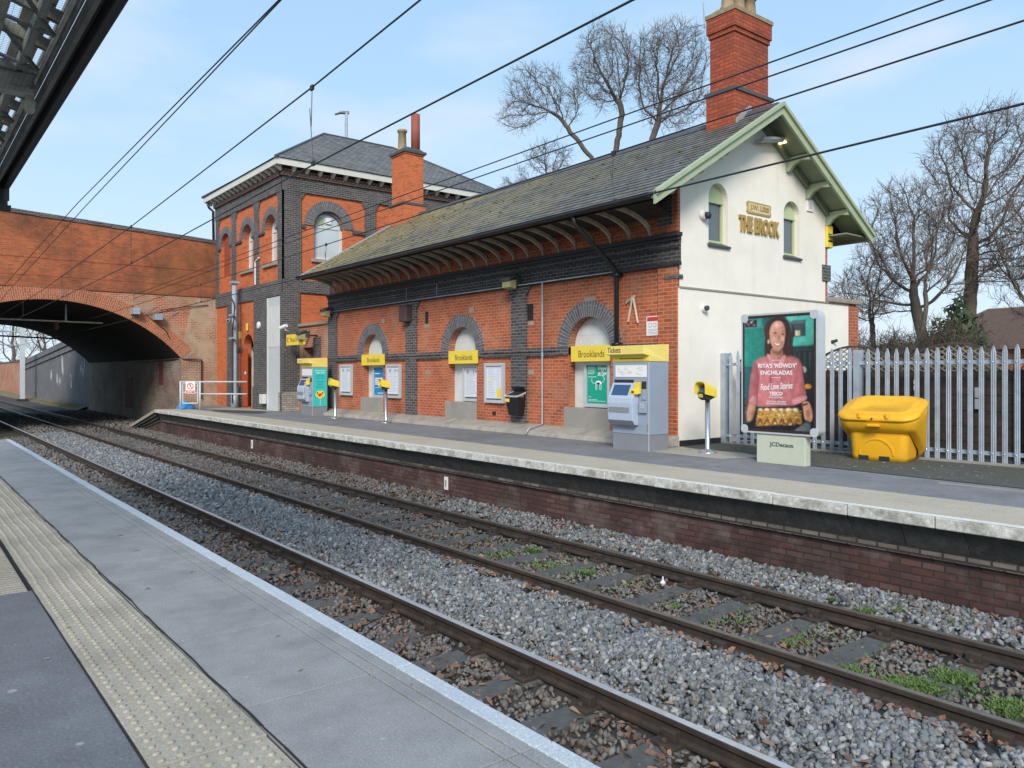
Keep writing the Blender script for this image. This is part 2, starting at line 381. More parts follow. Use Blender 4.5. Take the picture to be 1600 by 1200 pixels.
def m_slate(name, moss, base=(.115,.12,.135), x0=None, x1=None, w=.28, h=.21):
    m, nt, N, L, b = newmat(name)
    uv = coords(nt, 'UV')
    bt = N.new('ShaderNodeTexBrick'); L.new(uv, bt.inputs['Vector'])
    for k, v in (('Scale', 1), ('Mortar Size', .012), ('Bias', -.1), ('Brick Width', w), ('Row Height', h)): bt.inputs[k].default_value = v
    bt.inputs['Color1'].default_value = rgba(base); bt.inputs['Color2'].default_value = rgba(tuple(q*.42 for q in base)); bt.inputs['Mortar'].default_value = (.012,.012,.013,1)  # dark joints also stand in for the shadow under each course edge
    pos = position(nt); c = bt.outputs['Color']
    c = mixc(nt, c, (.20,.20,.205), math_n(nt, 'MULTIPLY', ramp(nt, noise(nt, coords(nt, 'Object', (1,.3,.3)), 1.1, 6, .7), .55, .75), .45))
    if moss > 0:
        mk = ramp(nt, noise(nt, pos, 3.0, 8, .8), .37, .55)
        big = ramp(nt, noise(nt, pos, .45, 3), .35, .62)
        if x0 is not None:
            sx = N.new('ShaderNodeSeparateXYZ'); L.new(pos, sx.inputs[0])
            mr = N.new('ShaderNodeMapRange'); L.new(sx.outputs[0], mr.inputs[0])
            mr.inputs[1].default_value = x0; mr.inputs[2].default_value = x1; mr.inputs[3].default_value = 1.0; mr.inputs[4].default_value = .22
            big = math_n(nt, 'MULTIPLY', math_n(nt, 'ADD', math_n(nt, 'MULTIPLY', big, .5), .5), mr.outputs[0])
        c = mixc(nt, c, mixc(nt, (.42,.325,.10), (.24,.195,.085), noise(nt, pos, 14, 3)), math_n(nt, 'MULTIPLY', math_n(nt, 'MULTIPLY', mk, big), moss))
    L.new(c, b.inputs['Base Color']); b.inputs['Roughness'].default_value = .62
    bumpn(nt, b, math_n(nt, 'SUBTRACT', math_n(nt, 'MULTIPLY', noise(nt, pos, 25, 4), .5), bt.outputs['Fac']), .5, .01)
    return m
m_roof = m_slate('mossy_slate', .9, x0=-23, x1=-10.5)
m_roof2 = m_slate('tower_slate', .12, base=(.15,.15,.155), w=.24, h=.17)

def ground_mat(name, cols, specks=None, scale=3.5, fine=140, bump=.35, rough=.9, stain=None, stain_amt=.4, sscale=.8):
    m, nt, N, L, b = newmat(name); pos = position(nt)
    c = ramp(nt, noise(nt, pos, scale, 6, .65), .3, .7, cols[0], cols[1])
    f = noise(nt, pos, fine, 3, .7)
    g2 = noise(nt, pos, fine*.38, 2, .6)
    c = mixc(nt, c, tuple(min(1, q*1.7) for q in cols[1]), math_n(nt, 'MULTIPLY', ramp(nt, g2, .55, .72), .45))
    c = mixc(nt, c, tuple(q*.5 for q in cols[0]), math_n(nt, 'MULTIPLY', ramp(nt, g2, .30, .46, (1,1,1), (0,0,0)), .45))
    c = mixc(nt, c, tuple(min(1, q*1.9) for q in cols[1]), math_n(nt, 'MULTIPLY', ramp(nt, f, .55, .8), .5))
    c = mixc(nt, c, tuple(q*.45 for q in cols[0]), math_n(nt, 'MULTIPLY', ramp(nt, f, .25, .46, (1,1,1), (0,0,0)), .45))
    if stain: c = mixc(nt, c, stain, math_n(nt, 'MULTIPLY', ramp(nt, noise(nt, pos, sscale, 7, .7), .45, .68), stain_amt))
    if specks:
        vo = N.new('ShaderNodeTexVoronoi'); vo.inputs['Scale'].default_value = specks[1]; L.new(pos, vo.inputs['Vector'])
        msk = ramp(nt, vo.outputs['Distance'], specks[2]*.7, specks[2], (1,1,1), (0,0,0))
        keep = ramp(nt, noise(nt, pos, specks[1]*.37, 2), .56, .60)
        c = mixc(nt, c, specks[0], math_n(nt, 'MULTIPLY', math_n(nt, 'MULTIPLY', msk, keep), .75))
    L.new(c, b.inputs['Base Color']); b.inputs['Roughness'].default_value = rough
    bumpn(nt, b, f, bump, .004)
    return m
m_asph = ground_mat('platform_asphalt', [(.115,.122,.14),(.165,.172,.19)], specks=((.34,.34,.34), 5.5, .14), fine=170, stain=(.06,.062,.07), stain_amt=.35)
m_asph2 = ground_mat('far_platform_asphalt', [(.16,.162,.172),(.225,.226,.234)], specks=((.40,.38,.35), 4.5, .10), fine=110, stain=(.075,.075,.078), stain_amt=.5, sscale=.6)
m_asph3 = ground_mat('mossy_asphalt', [(.055,.058,.052),(.085,.085,.075)], specks=((.35,.33,.29), 4.5, .12), fine=90, stain=(.055,.065,.03), stain_amt=.7, sscale=.9)
m_slab = ground_mat('smooth_grey_slab', [(.235,.238,.242),(.285,.287,.288)], fine=260, bump=.12, stain=(.15,.155,.165), stain_amt=.65, sscale=2.2, specks=((.36,.365,.365), 8, .13))
m_edge = ground_mat('pale_blue_edge_paint', [(.40,.45,.50),(.46,.505,.55)], fine=160, bump=.1, stain=(.33,.40,.48), stain_amt=.4, sscale=3)
m_buff = ground_mat('buff_tactile', [(.315,.285,.232),(.375,.342,.285)], fine=200, bump=.15, stain=(.19,.18,.15), stain_amt=.5, sscale=1.6)
m_buff2 = ground_mat('far_buff_paving', [(.40,.35,.275),(.46,.405,.32)], fine=120, bump=.15, stain=(.30,.265,.21), stain_amt=.4)
m_whiteedge = ground_mat('weathered_white_edge', [(.46,.45,.41),(.60,.59,.55)], fine=60, bump=.4, stain=(.14,.13,.085), stain_amt=.75, sscale=5)
m_edgetop = ground_mat('white_edge_line', [(.62,.62,.58),(.70,.70,.66)], fine=60, bump=.2, stain=(.45,.44,.38), stain_amt=.5, sscale=3)
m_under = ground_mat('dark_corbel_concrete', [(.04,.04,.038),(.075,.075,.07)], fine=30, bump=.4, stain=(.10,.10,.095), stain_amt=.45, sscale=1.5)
m_gap = plain('dark_gap', (.015,.015,.015), .95, var=0)  # near-black fill for joints and openings
m_bed = ground_mat('track_bed', [(.028,.025,.022),(.05,.044,.038)], fine=40, bump=.8, stain=(.08,.05,.035), stain_amt=.5)
m_ground = ground_mat('earth', [(.07,.075,.04),(.11,.10,.06)], fine=8, bump=.3, scale=.4)
m_bank = ground_mat('rough_grass_bank', [(.11,.095,.05),(.18,.15,.085)], fine=14, bump=.8, scale=1.2)
m_patch = ground_mat('dark_tar_patch', [(.035,.036,.042),(.05,.05,.058)], fine=90)
m_apron = ground_mat('pale_concrete_pad', [(.30,.28,.23),(.36,.33,.28)], fine=70)

# ------------------------------------------------------------------ camera, sky, sun
F_PX, HOR = 1220.0, 584.0
yaw = math.atan(968/1220)
cam = bpy.data.cameras.new('camera'); co = bpy.data.objects.new('camera', cam); COL.objects.link(co)
cam.sensor_width = 36; cam.lens = 36*F_PX/1600; cam.shift_y = -(600-HOR)/1600
cam.clip_end = 5000; cam.clip_start = .05
co.location = (0, 0, 1.42)
co.rotation_euler = (PI/2, 0, math.atan2(math.cos(yaw), math.sin(yaw)))
scene.camera = co

SUN_EL, SUN_AZ = 34.0, math.atan2(.72, -.69)      # azimuth measured from +Y towards +X
w = bpy.data.worlds.new('World'); scene.world = w; w.use_nodes = True
nt = w.node_tree; bg = nt.nodes['Background']
sky = nt.nodes.new('ShaderNodeTexSky'); sky.sky_type = 'NISHITA'; sky.sun_disc = False
sky.sun_elevation = R(SUN_EL); sky.sun_rotation = SUN_AZ; sky.air_density = 1.0; sky.dust_density = 1.2; sky.ozone_density = 1.3
tc = nt.nodes.new('ShaderNodeTexCoord')
mp = nt.nodes.new('ShaderNodeMapping'); mp.inputs['Scale'].default_value = (1.0, 1.0, 3.2); nt.links.new(tc.outputs['Generated'], mp.inputs[0])
cl = ramp(nt, noise(nt, mp.outputs[0], 3.4, 7, .5), .50, .76)
sep = nt.nodes.new('ShaderNodeSeparateXYZ'); nt.links.new(tc.outputs['Generated'], sep.inputs[0])
low = nt.nodes.new('ShaderNodeMapRange'); nt.links.new(sep.outputs[2], low.inputs[0])
low.inputs[1].default_value = 0.0; low.inputs[2].default_value = .55; low.inputs[3].default_value = 1.0; low.inputs[4].default_value = .0
veil = math_n(nt, 'ADD', math_n(nt, 'MULTIPLY', low.outputs[0], .25), .72)
c = mixc(nt, sky.outputs[0], mixc(nt, (2.95, 4.8, 6.75), (5.1, 6.0, 6.7), math_n(nt, 'POWER', low.outputs[0], 2.0)), veil)
c = mixc(nt, c, (5.6, 5.7, 6.2), math_n(nt, 'MULTIPLY', cl, .55))
nt.links.new(c, bg.inputs[0]); bg.inputs[1].default_value = .064
sl = bpy.data.lights.new('sun', 'SUN'); sl.energy = 1.5; sl.angle = R(20); sl.color = (1, .92, .82)
so = bpy.data.objects.new('sun', sl); COL.objects.link(so)
sd = V((math.sin(SUN_AZ)*math.cos(R(SUN_EL)), math.cos(SUN_AZ)*math.cos(R(SUN_EL)), math.sin(R(SUN_EL))))
so.rotation_euler = (-sd).to_track_quat('-Z', 'Y').to_euler(); so.location = sd*60
scene.view_settings.view_transform = 'Standard'; scene.view_settings.look = 'None'
scene.view_settings.exposure = 1.33; scene.view_settings.gamma = 1

# ------------------------------------------------------------------ ground and track bed
def grid_sheet(name, mat, xs, ys, zf):
    mb = MB(); P = [(x, y, zf(x, y)) for x in xs for y in ys]; n = len(ys)
    mb.add(P, [(i*n+j, i*n+j+1, (i+1)*n+j+1, (i+1)*n+j) for i in range(len(xs)-1) for j in range(n-1)])
    return struct(mb.build(name, mat, smooth=True))
MB().quad((-2500,-2500,-1.6),(2500,-2500,-1.6),(2500,2500,-1.6),(-2500,2500,-1.6))
struct(MB().quad((-2500,-2500,-1.6),(2500,-2500,-1.6),(2500,2500,-1.6),(-2500,2500,-1.6)).build('ground', m_ground))
BY = np.array([1.6, 2.1, 2.6, 3.3, 3.95, 4.10, 4.3, 4.55, 5.0, 5.45, 5.65, 5.79, 6.0, 6.5, 7.1, 7.30, 7.5, 7.8, 8.4, 9.95])
BZ = np.array([-1.12,-1.12,-1.08,-1.085,-1.06,-1.05,-1.0,-.955,-.93,-.955,-1.0,-1.04,-1.075,-1.08,-1.07,-1.05,-1.0,-.955,-.93,-.93])
def bedz(y): return float(np.interp(y, BY, BZ))
grid_sheet('track_bed', m_bed, [9, 0, -10, -20, -37, -57, -90, -140, -260], [float(y) for y in BY], lambda x, y: bedz(y)-.02)
yard = MB().box(-28, 70, 12.3, 120, -1.5, -.02); struct(yard.build('yard', m_ground))
grid_sheet('embankment', m_bank, [-57, -75, -95, -130, -200], [9.2, 9.96, 14, 40], lambda x, y: -.95 if y < 9.5 else (-.7 + max(0, min(1, (-x-80)/40))*1.2*min(1, (y-9)/4)))
grid_sheet('hillside', m_bank, [-57, -75, -95, -130, -200], [-40, -6, -2.5, 1.7], lambda x, y: -1.1 if y > 0 else (.2 if y > -4 else 1.8))

# rails
def rail_profile():
    return [(-.035,0),(-.035,-.035),(-.012,-.05),(-.010,-.105),(-.034,-.118),(-.034,-.145),(.034,-.145),(.034,-.118),(.010,-.105),(.012,-.05),(.035,-.035),(.035,0)]
def make_rail(y, label, top, x0=-160, x1=7):
    root = thing('rail', label, 'rail', (0, y, -1.03), 'running rails of the two tracks')
    pr = [(y+a, -.885+b) for a, b in rail_profile()]
    mb = MB(); mb.loft([[(x, a, b) for a, b in pr] for x in (x0, x1)])
    mb.build('rail_web', m_rust, root, bevel=.004)
    t = MB(); t.box(x0, x1, y-.029, y+.029, -.8845, -.880); t.build('rail_head', top, root, bevel=.002)
    return root
make_rail(4.10, 'nearest running rail, rusty dark side and bright worn top', m_railtop)
make_rail(5.79, 'brown running rail next to the wide strip of grey stones', m_railtop2)
make_rail(7.30, 'farthest brown running rail, closest to the brick platform wall', m_railtop2)
make_rail(2.60, 'running rail hidden below the edge of the near platform', m_railtop)
# sleepers with rail chairs
def sleeper_bm(L):
    mb = MB(); mb.box(-.125, .125, -L/2, L/2, -.125, 0); return mb
def chair_bm(y):
    mb = MB(); mb.box(-.10, .10, y-.17, y+.17, 0, .03); mb.box(-.06, .06, y+.035, y+.10, .03, .10); mb.box(-.06, .06, y-.10, y-.035, .03, .10)
    for q in (-.135, .135): mb.lathe([(.022, .03), (.022, .055), (.012, .062)], (0, y+q, 0), 8)
    return mb
def make_sleeper(cy, ys, label, group, L=2.4):
    root = thing('sleeper', label, 'sleeper', (0, cy, -1.065), group)
    sleeper_bm(L).build('beam', m_sleeper, root, local=True, bevel=.012)
    for y in ys: chair_bm(y-cy).build('rail_chair', m_rust, root, local=True, bevel=.006)
    return root
rs = random.Random(3); SLEEP = []
proto_far = make_sleeper(6.545, (5.79, 7.30), 'dark weathered timber sleeper across the far track, between brown rails', 'sleepers of the far track')
xs_far = [-2.0-.76*i for i in range(46)]
for i, x in enumerate(xs_far):
    o = proto_far if i == 0 else copy_tree(proto_far)
    xq = x+rs.uniform(-.04, .04); SLEEP.append((xq, 5.3, 7.75)); o.location = (xq, 6.545+rs.uniform(-.03, .03), -1.04+rs.uniform(-.012, .008)); o.rotation_euler = (0, 0, R(rs.uniform(-1.2, 1.2)))
proto_near = make_sleeper(3.35, (2.6, 4.10), 'dark timber sleeper end poking out between near platform edge and nearest rail', 'sleepers of the near track')
for i in range(26):
    o = proto_near if i == 0 else copy_tree(proto_near)
    xq = -1.95-.74*i+rs.uniform(-.04, .04); SLEEP.append((xq, 2.1, 4.1)); o.location = (xq, 3.35+rs.uniform(-.03, .03), -1.043+rs.uniform(-.012, .008)); o.rotation_euler = (0, 0, R(rs.uniform(-1, 1)))

# ballast stones and dead leaves
t = (1+5**.5)/2
ICO = np.array([(-1,t,0),(1,t,0),(-1,-t,0),(1,-t,0),(0,-1,t),(0,1,t),(0,-1,-t),(0,1,-t),(t,0,-1),(t,0,1),(-t,0,-1),(-t,0,1)], float); ICO /= np.linalg.norm(ICO[0])
ICF = np.array([(0,11,5),(0,5,1),(0,1,7),(0,7,10),(0,10,11),(1,5,9),(5,11,4),(11,10,2),(10,7,6),(7,1,8),(3,9,4),(3,4,2),(3,2,6),(3,6,8),(3,8,9),(4,9,5),(2,4,11),(6,2,10),(8,6,7),(9,8,1)])
def rotmats(n, tilt=1.0):
    q = RNG.normal(size=(n, 4)); q /= np.linalg.norm(q, axis=1)[:, None]
    a, b, c, d = q.T
    return np.stack([np.stack([1-2*(c*c+d*d), 2*(b*c-a*d), 2*(b*d+a*c)], -1), np.stack([2*(b*c+a*d), 1-2*(b*b+d*d), 2*(c*d-a*b)], -1), np.stack([2*(b*d-a*c), 2*(c*d+a*b), 1-2*(b*b+c*c)], -1)], 1)
def bulk(name, verts, faces, mat, nv):
    me = bpy.data.meshes.new(name); n = verts.shape[0]
    v = verts.reshape(-1, 3); f = (faces[None] + (np.arange(n)*nv)[:, None, None]).reshape(-1, faces.shape[1]); k = faces.shape[1]
    me.vertices.add(len(v)); me.vertices.foreach_set('co', v.ravel().astype(np.float32))
    me.loops.add(f.size); me.loops.foreach_set('vertex_index', f.ravel().astype(np.int32))
    me.polygons.add(len(f)); me.polygons.foreach_set('loop_start', (np.arange(len(f))*k).astype(np.int32)); me.polygons.foreach_set('loop_total', np.full(len(f), k, np.int32))
    me.update(calc_edges=True); me.materials.append(mat)
    o = bpy.data.objects.new(name, me); COL.objects.link(o); return o
def scatter(x0, x1, y0, y1, dens):
    n = int((x1-x0)*(y1-y0)*dens); return RNG.uniform(x0, x1, n), RNG.uniform(y0, y1, n)
def stones(name, parts, mat, label, sz=(.019, .040)):
    X, Yy, S = [], [], []
    for x0, x1, y0, y1, d, k in parts:
        x, y = scatter(x0, x1, y0, y1, d); X.append(x); Yy.append(y); S.append(RNG.uniform(sz[0], sz[1], len(x))*k)
    X, Yy, S = map(np.concatenate, (X, Yy, S))
    keep = np.ones(len(X), bool)
    for sx_, sy0, sy1 in SLEEP: keep &= ~((np.abs(X-sx_) < .115) & (Yy > sy0) & (Yy < sy1) & (RNG.uniform(0, 1, len(X)) < .86))
    X, Yy, S = X[keep], Yy[keep], S[keep]; n = len(X)
    sc = np.stack([RNG.uniform(.75, 1.5, n), RNG.uniform(.7, 1.15, n), RNG.uniform(.4, .8, n)], -1)
    P = ICO[None]*(1+RNG.uniform(-.42, .36, (n, 12, 1)))*sc[:, None]*S[:, None, None]
    P = np.einsum('nij,nkj->nki', rotmats(n), P)
    z = np.interp(Yy, BY, BZ) + RNG.uniform(-.02, .025, n)
    P += np.stack([X, Yy, z], -1)[:, None]
    return tag(bulk(name, P, ICF, mat, 12), label, 'gravel', kind='stuff')
stones('ballast_stones', [(-7, 2.5, 4.17, 5.70, 1250, 1), (-14, -7, 4.17, 5.70, 950, 1.05), (-36, -14, 4.17, 5.70, 330, 1.45),
                   (-8.5, 1.5, 7.36, 8.36, 900, 1.05), (-12, -8.5, 7.36, 8.36, 500, 1.05)], m_ballast, 'blue grey ballast stones heaped between the two tracks', (.017, .037))
stones('dirty_ballast_stones', [(-14, 2.5, 2.5, 4.04, 480, 1), (-14, 2.5, 5.86, 7.23, 430, .95), (-36, -14, 5.86, 7.23, 210, 1.4), (-36, -14, 2.2, 4.04, 160, 1.4),
                   (-36, -12, 7.36, 8.36, 330, 1.3), (-57, -36, 4.2, 9.9, 40, 2.0), (-12, 1.5, 7.36, 8.36, 120, 1)], m_ballastb, 'brown stained ballast stones around the sleepers', (.017, .034))
def leaves(name, parts, mat, label):
    X, Yy = [], []
    for x0, x1, y0, y1, d in parts:
        x, y = scatter(x0, x1, y0, y1, d)
        keep = RNG.uniform(0, 1, len(x)) < (.5+.5*np.sin(x*2.3+y*3.1)*np.sin(x*.9-y*4.7+1))
        X.append(x[keep]); Yy.append(y[keep])
    X, Yy = map(np.concatenate, (X, Yy)); n = len(X)
    base = np.array([(-1,0,0),(-.3,-.55,.15),(.5,-.5,.1),(1.1,0,-.1),(.5,.5,.25),(-.3,.55,.3)], float)
    P = base[None]*RNG.uniform(.02, .045, (n, 1, 1))*(1+RNG.uniform(-.3, .3, (n, 6, 3)))
    a = RNG.uniform(0, 2*PI, n); ti = RNG.normal(0, .55, n); tj = RNG.normal(0, .55, n)
    ca, sa = np.cos(a), np.sin(a)
    ti = np.clip(ti, -.9, .9)
    x = P[..., 0]*ca[:, None]-P[..., 1]*sa[:, None]; y = P[..., 0]*sa[:, None]+P[..., 1]*ca[:, None]
    z = P[..., 2]+x*np.tan(ti)[:, None]*.6+y*np.tan(np.clip(tj, -1, 1))[:, None]*.6
    P = np.stack([x+X[:, None], y+Yy[:, None], z+(np.interp(Yy, BY, BZ)+RNG.uniform(.012, .04, n))[:, None]], -1)
    return tag(bulk(name, P, np.array([(0,1,2,3),(0,3,4,5)]), mat, 6), label, 'dead leaves', kind='stuff')
leaves('leaf_litter', [(-14, 2, 2.6, 4.04, 190), (-14, 1, 5.40, 5.74, 300), (-14, 2, 5.86, 7.24, 110), (-12, 1, 7.36, 8.36, 40), (-24, -12, 7.36, 8.36, 200), (-30, -14, 5.5, 7.3, 60), (-12, -8, 7.5, 8.36, 90), (-14, 2, 4.18, 4.6, 110)], m_leaf, 'brown dead leaves blown against rails and between sleepers')
def flat_leaves(name, x0, x1, y0, y1, n, z, mat, label, sz=(.015, .035)):
    X, Yy = RNG.uniform(x0, x1, n), RNG.uniform(y0, y1, n)
    base = np.array([(-1,0,0),(-.3,-.45,.1),(.5,-.4,.05),(1.1,0,0),(.5,.4,.15),(-.3,.45,.2)], float)
    P = base[None]*RNG.uniform(sz[0], sz[1], (n, 1, 1))*(1+RNG.uniform(-.25, .25, (n, 6, 3))); a = RNG.uniform(0, 2*PI, n); ca, sa = np.cos(a)[:, None], np.sin(a)[:, None]
    P = np.stack([P[..., 0]*ca-P[..., 1]*sa+X[:, None], P[..., 0]*sa+P[..., 1]*ca+Yy[:, None], np.abs(P[..., 2])+z], -1)
    return tag(bulk(name, P, np.array([(0,1,2,3),(0,3,4,5)]), mat, 6), label, 'dead leaves', kind='stuff')
flat_leaves('fallen_leaves', -8, .2, -.6, 1.9, 36, .007, m_leafp, 'a few pale dead leaves lying flat on the near platform', (.012, .026))
flat_leaves('fallen_leaves', -9.5, 2, 11.2, 13.3, 420, .012, m_leafp, 'pale dead leaves scattered on mossy ground before the palisade fence', (.014, .032))
# weeds
def weed(x, y, r, h, label, seed, n=None):
    g = random.Random(seed); mb = MB(); z = bedz(y)
    h *= .62
    for i in range(n or int(140+1400*r*r*16)):
        a = g.uniform(0, 2*PI); d = r*g.random()**.7; px, py = x+d*math.cos(a), y+d*math.sin(a)
        L = h*g.uniform(.5, 1.1); b = g.uniform(0, 2*PI); lean = g.uniform(.4, 1.3)*L
        dx, dy = math.cos(b)*lean, math.sin(b)*lean; wv = g.uniform(.005, .012)
        ox, oy = -math.sin(b)*wv, math.cos(b)*wv
        mb.quad((px-ox*.4, py-oy*.4, z), (px+dx*.5-ox, py+dy*.5-oy, z+L*.65), (px+dx, py+dy, z+L), (px+dx*.5+ox, py+dy*.5+oy, z+L*.62))
        if i % 3 == 0:
            mb.quad((px+dx*.4, py+dy*.4, z+L*.5), (px+dx*.4+oy*2, py+dy*.4-ox*2, z+L*.7), (px+dx*.4+oy*3, py+dy*.4-ox*3, z+L*.55))
    return tag(mb.build('weed', m_weed), label, 'weed', 'green weeds growing in the ballast')
for i, (x, y, r, h, lab) in enumerate([
    (-3.9, 7.62, .10, .09, 'round green weed clump in the stones beside the farthest rail'),
    (-3.72, 7.86, .10, .06, 'dark green weed just right of the round clump by the platform wall'),
    (-4.35, 7.74, .06, .05, 'small dark weed among orange leaves near the platform wall'),
    (-3.15, 7.9, .10, .05, 'flat dark weed in the stones below the platform, towards the right edge'),
    (-8.3, 6.95, .10, .12, 'tall green tuft between far sleepers, near the farthest rail, left of centre'),
    (-7.55, 6.6, .20, .05, 'low mossy green strip between two far sleepers'),
    (-7.0, 6.75, .10, .09, 'bright green tuft beside brown leaves between far sleepers'),
    (-8.7, 6.5, .18, .04, 'thin mossy growth lying farthest left between far sleepers'),
    (-5.5, 6.55, .10, .05, 'small pale green weed alone between far sleepers'),
    (-4.05, 6.55, .14, .06, 'weed with brown leaves between two far sleepers, right of centre'),
    (-3.35, 6.15, .17, .09, 'bright green weed hugging the inner side of the brown rail'),
    (-2.85, 6.3, .20, .11, 'largest spreading green weed patch between the far rails'),
    (-2.75, 6.75, .16, .10, 'green weed patch behind the largest one, nearer the farthest rail'),
    (-2.2, 6.45, .18, .10, 'green weed at the right edge between the far rails')]):
    weed(x, y, r, h, lab, i)
g = random.Random(77); p = MB()
for i in range(5200):
    if g.random() < .5: x, y = g.gauss(-7.9, 1.0), g.gauss(6.55, .28)
    else: x, y = g.uniform(-5.2, -1.4), g.gauss(6.45, .30)
    if not 5.9 < y < 7.2 or math.sin(x*5.1+y*3)+math.sin(y*9-x*2.3)+math.sin(x*8.7) < .35: continue
    z = bedz(y)+g.uniform(.0, .03); a = g.uniform(0, 2*PI); l = g.uniform(.012, .035)
    p.quad((x, y, z), (x+l*math.cos(a), y+l*math.sin(a), z+.02), (x+l*math.cos(a+.9), y+l*math.sin(a+.9), z+.026))
tag(p.build('ground_moss', m_weed), 'low green moss spread between the far rails', 'moss', kind='stuff')
# small litter
tag(MB().lathe([(.02,0),(.035,.03),(.012,.06),(.01,.10)], (-6.05, 7.05, -1.05), 7).build('litter', m_bagwhite), 'scrap of white litter beside the farthest rail', 'litter')

# ------------------------------------------------------------------ near platform
NX0, NX1 = -20.1, 3.0
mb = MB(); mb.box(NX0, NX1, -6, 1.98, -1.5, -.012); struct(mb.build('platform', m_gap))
mb = MB(); mb.add([(NX0, -6, -.012), (NX0, 1.98, -.012), (NX0, -6, -1.3), (NX0, 1.98, -1.3), (NX0-6, -6, -1.2), (NX0-6, 1.98, -1.2)], [(0,1,5,4),(1,3,5),(0,2,4),(2,3,5,4)])
struct(mb.build('platform_ramp', m_asph))
xs = [NX1]; x = -.2
while x > NX0:
    xs.append(x); x -= 1.035
xs.append(NX0)
edge, slab = MB(), MB()
for a, b in zip(xs[1:], xs[:-1]):
    d = random.uniform(-.002, .002)
    edge.box(a+.003, b-.003, 1.913, 2.0, -.16, .0+d)
    for y0, y1 in ((1.845, 1.905), (1.775, 1.837), (1.162, 1.767)): slab.box(a+.005, b-.005, y0, y1, -.05, .0+d)
struct(edge.build('platform_edge', m_edge, bevel=.004)); struct(slab.build('platform_slabs', m_slab, bevel=.004))
tile = MB(); blis = MB(); x = -.35
prof = [(.0150, 0), (.0135, .006), (.009, .0085)]
def blister(mb, x, y, z, n=8):
    rings = [[(x+r*math.cos(2*PI*k/n), y+r*math.sin(2*PI*k/n), z+h) for k in range(n)] for r, h in prof]
    mb.loft(rings, False, True)
xx = NX1; k = 0
while xx > NX0+.2:
    x0 = max(NX0, xx-.40); j = random.uniform(-.004, .004)
    tile.box(x0+.002, xx-.002, .725+j*.5, 1.150+j, -.05, .002+j*.3)
    if xx < .5:
        for a in range(6):
            for bb in range(6):
                blister(blis, xx-.034-.0667*a, .725+j+.04+.0685*bb+(0.0), .002+j*.3, 8 if xx > -9 else 5)
    xx -= .40; k += 1
struct(tile.build('tactile_paving', m_buff, bevel=.003)); struct(blis.build('tactile_blisters', m_buff, smooth=True))
cor = MB(); xx = -5.97
while xx > -9.0:
    cor.box(xx-.40+.002, xx-.002, -.10, .695, -.05, .0)
    for q in range(6): cor.box(xx-.39+.0655*q, xx-.39+.0655*q+.035, -.09, .685, 0, .006)
    xx -= .40
struct(cor.build('ribbed_paving', m_buff, bevel=.003))
asp = MB(); asp.box(-5.96, NX1, -6, .715, -.05, .0); asp.box(NX0, -9.02, -6, .705, -.05, .0); asp.box(-9.02, -5.96, -6, -.11, -.05, 0)
struct(asp.build('platform_surface', m_asph))
# ragged tar seam along the paving
seam = MB()
for y, am in ((1.163, .008), (.718, .0045)):
    pts = []; xq = NX0
    while xq < NX1:
        pts.append((xq, y+random.uniform(-am, am)*.6)); xq += random.uniform(.08, .25)
    for p, q in zip(pts[:-1], pts[1:]):
        w0 = random.uniform(.004, am)
        seam.quad((p[0], p[1]-w0, .0042), (q[0], q[1]-w0, .0042), (q[0], q[1]+w0, .0042), (p[0], p[1]+w0, .0042))
struct(seam.build('paving_joint', m_gap))

# ------------------------------------------------------------------ far platform
FX0, FX1 = -33.1, 14.0
EY = 8.14
mb = MB(); mb.box(FX0, FX1, 8.40, 12.6, -1.5, -.01); struct(mb.build('platform', m_asph2))
top = MB(); top.box(FX0, FX1, 9.36, 12.6, -.02, .0); struct(top.build('platform_surface', m_asph2))
ed, edt, bf = MB(), MB(), MB(); x = FX1
while x > FX0:
    x0 = max(FX0, x-.92); d = random.uniform(-.003, .003); e = random.uniform(-.012, .008)
    ed.box(x0+.004, x-.004, EY+e, 8.62, -.125+d, -.004+d)
    edt.box(x0+.004, x-.004, EY+e+.002, 8.25, -.004+d, .002+d)
    bf.box(x0+.003, x-.003, 8.254, 8.80, -.004+d, .001+d); bf.box(x0+.003, x-.003, 8.806, 9.36, -.004, .001)
    x -= .92
struct(ed.build('platform_edge', m_whiteedge, bevel=.012)); struct(edt.build('edge_line', m_edgetop)); struct(bf.build('tactile_paving', m_buff2))
fb = MB(); x = FX1
while x > -24:
    for q in range(5):
        for p in range(2): pass
    x -= .4
cb = MB(); x = FX1
while x > FX0:
    x0 = max(FX0, x-random.uniform(.5, .75)); e = random.uniform(0, .012)
    P = [(EY+.07+e, -.125), (EY+.24+e, -.40), (8.6, -.40), (8.6, -.125)]
    cb.loft([[(xx, a, b) for a, b in P] for xx in (x0+.003, x)])
    x = x0
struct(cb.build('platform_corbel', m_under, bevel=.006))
lg = MB(); lg.box(FX0, FX1, EY+.20, 8.6, -.475, -.402); struct(lg.build('platform_ledge', m_ledge))
pw = MB(); pw.box(FX0, FX1, EY+.25, 8.6, -1.3, -.476); struct(pw.build('platform_wall', m_platbrick))
